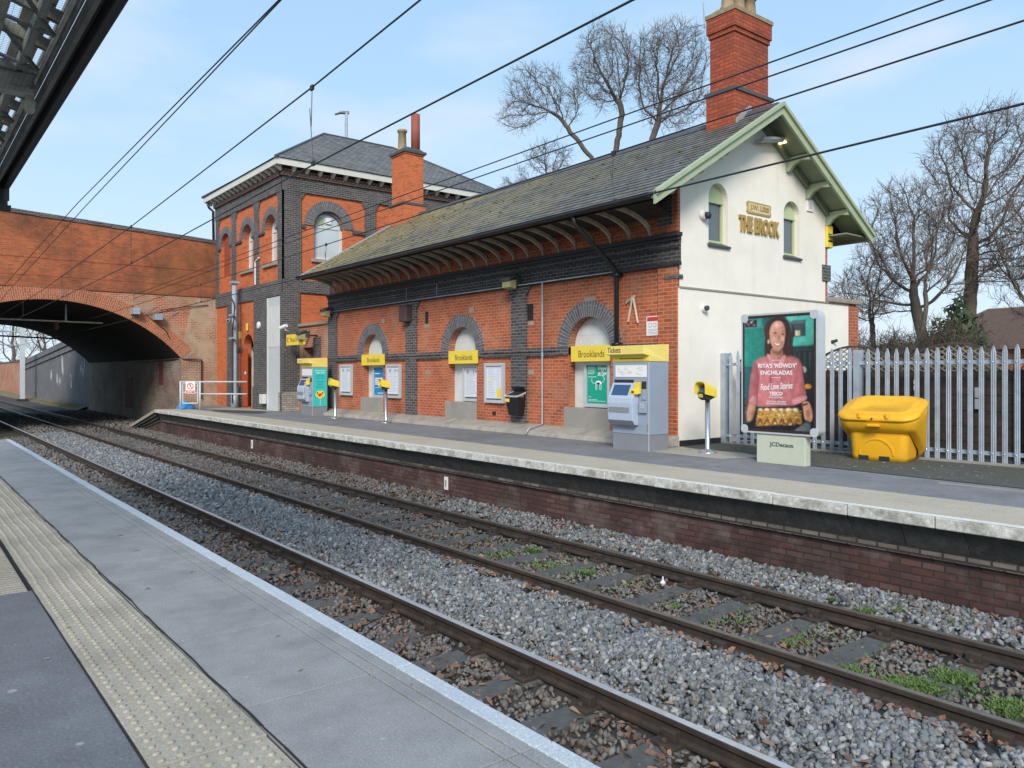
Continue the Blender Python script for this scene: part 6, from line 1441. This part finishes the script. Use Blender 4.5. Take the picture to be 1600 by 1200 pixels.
p = MB(); p.lathe([(.05, -.35), (.11, -.3), (.06, -.24), (.11, -.18), (.06, -.12), (.11, -.06), (.05, 0)], (-37.6, 5.4, 3.62), 10); p.build('insulator', m_ceramic, ws)
ws = thing('wall_bracket', 'dark steel bracket on the tunnel wall at the far end of bridge', 'bracket', (-56, 9.9, 3.2))
p = MB(); p.box(-56.4, -56.1, 9.0, 9.94, 3.5, 3.75); p.build('arm', m_dark, ws); p = MB(); p.box(-56.4, -55.9, 9.7, 9.94, 2.6, 3.9); p.build('plate', m_dark, ws)
p = MB(); p.tube([(-56.2, 9.0, 3.6), (-56.2, 4.0, 3.75)], .05, 6); p.build('tube', m_dark, ws)
def mast(x, y, h, label):
    t = thing('line_mast', label, 'mast', (x, y, -1), 'line masts beyond the bridge')
    p = MB(); p.box(x-.28, x+.28, y-.16, y+.16, -.85, h); p.build('column', m_paleg, t)
    p = MB(); p.box(x-.4, x+.4, y-.4, y+.4, -1.2, -.75); p.build('footing', m_dark, t)
    p = MB(); p.tube([(x, y, h-1.0), (x, y-3.6, h-.8)], .06, 6); p.tube([(x, y, h-2.2), (x, y-3.4, h-1.9)], .05, 6); p.build('cantilever', m_galv, t)
mast(-79.2, 8.8, 6.0, 'pale grey overhead line mast standing in front of dark wing wall'); mast(-112, 8.8, 6.0, 'smaller farther overhead line mast beyond the dark wing wall')

# street lamp on the bridge road behind the house
t_ = thing('street_lamp', 'grey street lamp rising behind the hipped roof', 'street lamp', (-38, 18.9, 6.0))
p = MB(); p.tube([(-38, 18.9, 6.0), (-38, 18.9, 15.0), (-38, 18.9, 15.3)], [.11, .08, .07], 8); p.build('column', m_galv, t_)
p = MB(); p.loft([[(-38.1, 19.0, 15.25), (-37.9, 19.05, 15.2), (-37.9, 19.05, 15.4), (-38.1, 19.05, 15.4)], [(-38.28, 18.72, 15.25), (-38.0, 18.62, 15.25), (-38.0, 18.62, 15.36), (-38.28, 18.72, 15.36)], [(-38.46, 18.48, 15.18), (-38.34, 18.38, 15.18), (-38.34, 18.38, 15.24), (-38.46, 18.48, 15.24)]]); p.build('lamp_head', m_lamp, t_, bevel=.03)

# ------------------------------------------------------------------ canopy over the near platform
cn = thing('platform_canopy', 'sooty steel platform canopy with netting at the upper left corner', 'canopy', (-5, -1, 4))
CX0, CX1 = -12.75, -3.6
p = MB(); p.box(CX0, CX1, 1.19, 1.26, 3.95, 4.17); p.box(CX0, CX1, 1.245, 1.275, 4.12, 4.20); p.build('gutter', m_canopyd, cn, bevel=.02)
p = MB(); p.box(CX0, CX1, 1.13, 1.185, 4.06, 4.12); p.build('gutter_board', m_canopyd, cn, bevel=.008)
p = MB(); p.box(CX0, CX1, 1.085, 1.125, 3.98, 4.10); p.build('edge_beam', m_canopy, cn, bevel=.006)
p = MB(); p.box(CX0, CX0+.03, .3, 1.26, 3.80, 4.22); p.build('end_fascia', m_canopyd, cn)
p = MB(); p.tube([(CX0+.06, 1.19, 3.95), (CX0+.06, 1.19, 3.70)], .05, 10); p.box(CX0-.02, CX0+.14, 1.10, 1.27, 3.66, 3.72); p.build('outlet', m_canopyd, cn)
bd = MB(); y = 1.03
while y > -3.2:
    if not (.70 < y < .85 or .30 < y < .45 or -1.35 < y < -1.0): bd.box(CX0, CX1, y-.10, y-.006, 4.36+(1-y)*.30, 4.38+(1-y)*.30)
    y -= .105
bd.build('roof_boards', m_canopyb, cn)
gl = MB(); gl.box(CX0, CX1, 1.035, 1.07, 4.18, 4.19); gl.build('pale_strip', m_canopyl, cn)
p = MB(); p.box(CX0, CX1, 1.072, 1.084, 4.10, 4.36); p.build('edge_plate', m_canopy, cn)
for x in (-12.4, -8.35, -4.3):
    t1_ = MB(); t1_.box(x-.07, x+.07, -3.2, 1.02, 3.96, 4.02); t1_.box(x-.04, x+.04, -3.2, 1.0, 4.02, 4.16); t1_.box(x-.08, x+.08, -3.2, 1.04, 4.16, 4.24); tr = t1_.build('girder', m_canopyb, cn, bevel=.012)
    cp = MB(); cp.lathe([(.015, -.20), (.035, -.185), (.045, -.16), (.04, -.13), (.05, -.11), (.05, -.09), (.038, -.07), (.036, .12), (.05, .14), (.05, .16)], (x, .985, 4.0), 14); cp.build('capital', m_canopyb, tr, smooth=True)
for k in range(14):
    x = CX0+.35+.66*k
    if abs(x+8.35) < .15 or abs(x+4.3) < .15: continue
    p = MB(); p.loft([[(x-.03, y, z), (x+.03, y, z), (x+.03, y, z+.10), (x-.03, y, z+.10)] for y, z in ((1.07, 4.20), (-3.2, 5.45))]); p.build('rafter', m_canopy, cn)
for k in range(9):
    x = -11.6+.9*k
    p = MB(); p.tube([(x, 1.0, 4.10), (x+.45, .62, 4.36)], .020, 5); p.build('brace', m_canopy, cn)
    p = MB(); p.tube([(x+.45, .62, 4.36), (x+.9, 1.0, 4.10)], .020, 5); p.build('brace', m_canopy, cn)
    p = MB(); p.box(x-.02, x+.02, .60, .63, 4.0, 4.46); p.build('upright', m_canopyb, cn)
for y, z in ((.90, 4.16), (.62, 4.02), (.0, 4.2), (-1.9, 4.6)):
    p = MB(); p.box(CX0, CX1, y-.03, y+.03, z, z+.10); p.build('purlin', m_canopyb, cn, bevel=.006)
for x in (-12.4, -8.35, -4.3):
    p = MB(); p.lathe([(.16, 0), (.16, .12), (.09, .2), (.075, 2.6), (.065, 3.8), (.11, 3.9), (.11, 3.96)], (x, -1.7, 0), 14); p.build('column', m_canopy, cn, smooth=True)
nm = MB(); x = CX0
while x < CX1:
    nm.tube([(x, 1.08, 3.97), (x, -.4, 3.97)], .0011, 3, False); x += .038
y = 1.08
while y > -.4:
    nm.tube([(CX0, y, 3.97), (CX1, y, 3.97)], .0011, 3, False); y -= .038
tag(nm.build('netting', m_canopyd, cn), kind='stuff')

# ------------------------------------------------------------------ bare winter trees
def tree(name, label, base, crowns, r0, seed, na=700, step=.20, group='bare winter trees', mt=m_bark2, mw=m_twig, path=(), rt=.011, twr=.008, twl=.68, ntw=4, kill=2.0, infl=9.0, low=0):
    """grow a bare tree towards points spread through its crown (crowns: ellipsoids relative to the base)"""
    g = np.random.default_rng(seed); t = thing(name, label, 'tree', base, group); B0 = np.array(base, float)
    A = []
    wsum = sum(c[3]*c[4]*c[5] for c in crowns)
    for cx, cy, cz, rx, ry, rz in crowns:
        n = max(20, int(na*rx*ry*rz/wsum)); u = g.normal(size=(n, 3)); u /= np.linalg.norm(u, axis=1)[:, None]
        A.append(np.array([cx, cy, cz])+u*(g.uniform(.15, 1, n)**.42)[:, None]*np.array([rx, ry, rz]))
    A = np.concatenate(A)+B0
    pts = [B0]; par = [-1]
    P_ = [B0]+[B0+np.array(q) for q in path]; 
    for a, b in zip(P_[:-1], P_[1:]):
        n = max(1, int(np.linalg.norm(b-a)/step))
        for k in range(1, n+1):
            pts.append(a+(b-a)*k/n+g.normal(0, .018, 3)*(1 if k < n else 0)); par.append(len(pts)-2)
    N = np.array(pts); near = np.full(len(A), 1e9); idx = np.zeros(len(A), int)
    start = max(1, int(len(pts)*(1-.35))) if not low else max(1, int(len(pts)*low))
    def upd(i0):
        nonlocal near, idx
        Q = np.array(pts[i0:])
        if not len(Q) or not len(A): return
        d = np.linalg.norm(A[:, None]-Q[None], axis=2); j = d.argmin(1); m = d[np.arange(len(A)), j]; c = m < near; near[c] = m[c]; idx[c] = j[c]+i0
    upd(start)
    for it in range(160):
        if not len(A): break
        lim = step*infl*(1 if it > 25 else 4)
        act = near < lim
        if not act.any(): act = near < near.min()*1.05
        i0 = len(pts); P = np.array(pts)
        for j in np.unique(idx[act]):
            v = A[act & (idx == j)]-P[j]; v /= np.linalg.norm(v, axis=1)[:, None]
            d = v.mean(0)
            if par[j] >= 0:
                q = P[j]-P[par[j]]; d = d+.45*q/(np.linalg.norm(q)+1e-9)
            d = d+g.normal(0, .16, 3); d /= np.linalg.norm(d)+1e-9
            pts.append(P[j]+d*step); par.append(int(j))
        upd(i0); k = near > step*kill; A = A[k]; near = near[k]; idx = idx[k]
        if len(pts) > 9000: break
    n = len(pts); ch = [[] for _ in range(n)]; tips = np.zeros(n)
    for i in range(1, n): ch[par[i]].append(i)
    for i in range(n-1, -1, -1):
        if not ch[i]: tips[i] = 1
        if par[i] >= 0: tips[par[i]] += tips[i]
    ex = math.log(r0/rt)/math.log(max(2, tips[0])); rad = rt*tips**ex
    rad[0] *= 1.35
    if n > 1: rad[1] *= 1.15
    tk, cr = MB(), MB(); st = [0]; done = []
    stack = [(0, None)]
    while stack:
        i, p0 = stack.pop(); chain = ([p0] if p0 is not None else [])+[i]; j = i
        while ch[j]:
            c = sorted(ch[j], key=lambda q: -tips[q]); stack += [(q, j) for q in c[1:]]; j = c[0]; chain.append(j)
        if len(chain) < 2: continue
        rr = [min(rad[q], rad[chain[1]]*1.15) if k == 0 and p0 is not None else rad[q] for k, q in enumerate(chain)]
        big = rr[min(1, len(rr)-1)]
        (tk if big > .055 else cr).tube([pts[q] for q in chain], [float(q) for q in rr], 8 if big > .12 else (5 if big > .04 else 3), False)
    thin = [i for i in range(1, n) if rad[i] < .045]
    for i in thin:
        o = V(pts[i]); d0 = V(pts[i])-V(pts[par[i]]); d0.normalize()
        for k in range(ntw if ch[i] else ntw+2):
            d = (d0*.8+V(g.normal(0, .75, 3))+V((0, 0, .25))).normalized(); L = twl*g.uniform(.4, 1.2)
            m_ = o+d*L*.5; e = m_+(d+V(g.normal(0, .3, 3))+V((0, 0, .2))).normalized()*L*.5
            cr.tube([o, m_, e], [twr, twr*.75, twr*.45], 3, False)
            d2 = (d+V(g.normal(0, .6, 3))).normalized(); cr.tube([m_, m_+d2*L*.4], [twr*.65, twr*.4], 3, False)
    tk.build('trunk', mt, t, smooth=True); cr.build('crown', mw, t)
    return t
# behind the station roof
tree('bare_tree', 'straight trunked bare tree with a rounded crown behind slate roof, middle of that group', (-27.0, 28, 0), [(-.35, -.3, 16.6, 1.75, 1.75, 2.1), (-.6, -.7, 15.6, 1.3, 1.3, .8)], .14, 21, na=1250, path=[(.1, 0, 6), (-.15, -.1, 11.5), (.25, .15, 14.2)], low=.96)
tree('bare_tree', 'bare tree with several upright stems behind the roof, nearest the right chimney', (-24.7, 28, 0), [(.5, .6, 16.0, 2.0, 2.0, 1.9), (.6, .9, 14.2, 1.9, 1.9, 1.2)], .145, 34, na=1400, path=[(.1, 0, 7), (0, 0, 12.3)], low=.97)
tree('bare_tree', 'leaning bare tree behind the roof, left of the straight trunked one', (-27.3, 27, 0), [(-2.2, -2.1, 15.6, 1.5, 1.5, 1.0), (-1.2, -1.2, 14.6, 1.2, 1.2, .9), (-2.7, -2.6, 14.2, 1.2, 1.2, .9)], .11, 47, na=620, path=[(0, 0, 8), (-.2, -.2, 12.0), (-1.1, -1.1, 13.6)], low=.8)
tree('bare_tree', 'small bare tree showing low over the slate ridge, farthest left', (-31.0, 27.5, 0), [(-.2, -.2, 12.7, 1.3, 1.3, .9), (-1.4, -1.4, 11.6, 1.0, 1.0, .7)], .09, 58, na=360, path=[(0, 0, 8), (.1, 0, 11)], low=.9)
# right of the gable
tree('beech_tree', 'tallest thick bare tree at the right edge with high spreading crown', (-12.15, 31, -.2), [(.75, .2, 9.5, 2.3, 2.0, 1.9), (.2, 0, 7.4, 1.7, 1.7, 1.0), (2.0, 0, 5.8, 1.6, 1.6, 1.2)], .24, 63, na=1700, mt=m_bark, path=[(.05, 0, 2), (.15, 0, 4.2), (.25, 0, 6.5)], low=.5)
tree('beech_tree', 'dark bare tree with long low boughs, left of the tallest one', (-12.95, 30, -.2), [(-.7, 0, 6.9, 2.0, 2.0, 2.1), (-2.4, -.3, 4.6, 1.7, 1.2, .9), (.9, 0, 5.4, 1.2, 1.2, 1.2)], .21, 72, na=1500, path=[(-.05, 0, 1.6), (-.35, 0, 3.2)], low=.55)
tree('bare_tree', 'small slim bare tree just right of the gable end', (-15.9, 31.5, -.2), [(.0, 0, 5.5, 1.25, 1.25, 1.3), (-.3, -.2, 4.2, 1.1, 1.0, .7)], .11, 85, na=700, path=[(.05, 0, 2.6), (0, 0, 3.6)], low=.85)
tree('bare_tree', 'bare tree cropped by the right picture edge', (-9.9, 31, -.2), [(-.2, 0, 6.3, 1.7, 1.7, 1.8), (.5, 0, 4.2, 1.8, 1.5, .9)], .14, 91, na=900, mt=m_bark, path=[(0, 0, 3.0)], low=.6)
tree('bare_tree', 'pale thin stemmed tree standing beside the tallest trunk', (-12.3, 28, -.2), [(.2, 0, 5.6, .8, .8, 1.3)], .08, 97, na=200, mt=m_bark, path=[(-.1, 0, 2.5), (.05, 0, 4.2)], low=.8)
# beyond the bridge
for i, (x, y, h, s_, lab) in enumerate(((-112, 11.5, 12, 101, 'pale bare tree beyond the arch, at the far left'), (-118, 15.5, 13, 112, 'bare tree beyond the arch, behind the far mast'), (-104, 16.5, 13, 123, 'bare tree beyond the arch, above the dark wing wall'), (-98, 20, 13, 131, 'bare tree beyond the arch, over the slope of wing wall'))):
    tree('bare_tree', lab, (x, y, 0), [(0, 0, h*.55, h*.33, h*.33, h*.42)], .30, s_, na=420, step=.5, mt=m_bark, mw=m_twig2, group='bare trees beyond the bridge', path=[(.2, 0, h*.2)], low=.6, rt=.02, twr=.014, twl=1.3, ntw=2)
def bush(label, base, rx, h, seed, n=900, m=m_hedge, leafy=None):
    g = random.Random(seed); t = thing('bush', label, 'bush', base, 'bushes behind the fences'); p = MB(); B0 = V(base)
    for i in range(14):
        a = g.uniform(0, 2*PI); e = B0+V((math.cos(a)*rx*.6, math.sin(a)*rx*.5, h*g.uniform(.6, .95))); p.tube([B0+V((g.uniform(-.2,.2), g.uniform(-.2,.2), 0)), B0.lerp(e, .5)+V((0,0,.2)), e], [.04, .025, .01], 4, False)
    p.build('stems', m_twig, t)
    p = MB()
    for i in range(n):
        u = g.random()**.4; a = g.uniform(0, 2*PI); el = g.uniform(0, PI/2)
        c_ = B0+V((math.cos(a)*math.cos(el)*rx*u, math.sin(a)*math.cos(el)*rx*.7*u, .1+math.sin(el)*h*u*g.uniform(.75, 1.1)))
        if leafy:
            s = g.uniform(.07, .16); d1 = V((g.gauss(0,1), g.gauss(0,1), g.gauss(0,1))).normalized(); d2 = d1.orthogonal().normalized()
            p.quad(c_-d1*s, c_+d2*s*.5, c_+d1*s, c_-d2*s*.5)
        else:
            d1 = V((g.gauss(0,.7), g.gauss(0,.7), g.gauss(.5,.6))).normalized()*g.uniform(.25, .7); p.tube([c_, c_+d1*.5+V((0,0,.03)), c_+d1], [.009, .006, .003], 3, False)
    p.build('foliage' if leafy else 'twigs', leafy or m, t); return t
bl = ['leafless brown bush behind lattice fence, close to the end pier', 'leafless brown bush below the small slim tree', 'leafless brown bush left of the dark low boughed tree', 'leafless brown bush at the foot of the dark low boughed tree', 'leafless brown bush between the two big trunks', 'leafless brown bush at the right edge behind lattice fence']
for i, (x, y, rx, h) in enumerate(((-17.6, 26, 2.2, 3.0), (-16.2, 27, 2.2, 2.7), (-14.9, 25.5, 2.0, 2.5), (-13.3, 25, 1.8, 2.5), (-11.9, 25, 1.8, 2.5), (-9.6, 23, 2.0, 2.6))): bush(bl[i], (x, y, 0), rx*1.15, h, 200+i, 4200)
bush('dark green evergreen bush beside the tallest trunk', (-10.6, 26.5, 0), 1.2, 3.6, 300, 2600, leafy=m_ever); bush('dark evergreen peeping over the end pier of the cream wall', (-18.4, 24, 0), 1.3, 3.9, 301, 1500, leafy=m_ever)
# houses beyond
def bg_house(label, x, y, w_, d_, hw, hr, seed):
    t = thing('distant_house', label, 'house', (x, y, 0), 'houses behind the trees')
    p = MB(); p.box(x-w_/2, x+w_/2, y-d_/2, y+d_/2, -.1, hw); wl = p.build('wall', m_red2, t)
    p = MB(); e = .4; p.add([(x-w_/2-e, y-d_/2-e, hw-.1), (x+w_/2+e, y-d_/2-e, hw-.1), (x+w_/2+e, y+d_/2+e, hw-.1), (x-w_/2-e, y+d_/2+e, hw-.1), (x-w_/4, y, hr), (x+w_/4, y, hr)], [(0,1,5,4), (2,3,4,5), (1,2,5), (3,0,4), (0,3,2,1)]); rf_ = p.build('roof', m_roofbrown, t)
    p = MB(); p.box(x+w_/4-.4, x+w_/4+.4, y-.4, y+.4, hr-1, hr+.9); p.build('chimney', m_chim, rf_)
    for k in (-1, 1):
        p = MB(); p.fbox(FY(y-d_/2), x+k*w_/4-.7, x+k*w_/4+.7, hw-1.9, hw-.6, 0, .05); wn = p.build('window', m_signwhite, t); p = MB(); p.fbox(FY(y-d_/2), x+k*w_/4-.6, x+k*w_/4+.6, hw-1.8, hw-.7, .05, .055); p.build('pane', m_glass, wn)
bg_house('brown roofed house showing low between bare trees', -21.5, 48, 8, 7, 1.9, 3.3, 1); bg_house('brown roofed house at the right edge behind evergreen bush', -13.2, 42, 9, 7, 2.6, 4.6, 2); bg_house('brick house beyond the bridge arch at far left', -120, 30, 9, 8, 4.5, 7.5, 3)
# dry grass along the wing wall
p = MB(); g = random.Random(9)
for i in range(2600):
    x = g.uniform(-84, -57.5); y = 9.9-abs(g.gauss(0, .35)); 
    if y < 8.9: continue
    h = g.uniform(.15, .55)*(1.3 if -68 < x < -58 else .7); a = g.uniform(0, 2*PI); l = g.uniform(.1, .4)
    p.quad((x-.02, y, -.95), (x+.02, y, -.95), (x+math.cos(a)*l, y+math.sin(a)*l*.5-.1, -.95+h))
tag(p.build('dry_grass', m_grassdry), 'dry straw coloured grass along the foot of dark wing wall', 'grass', kind='stuff')
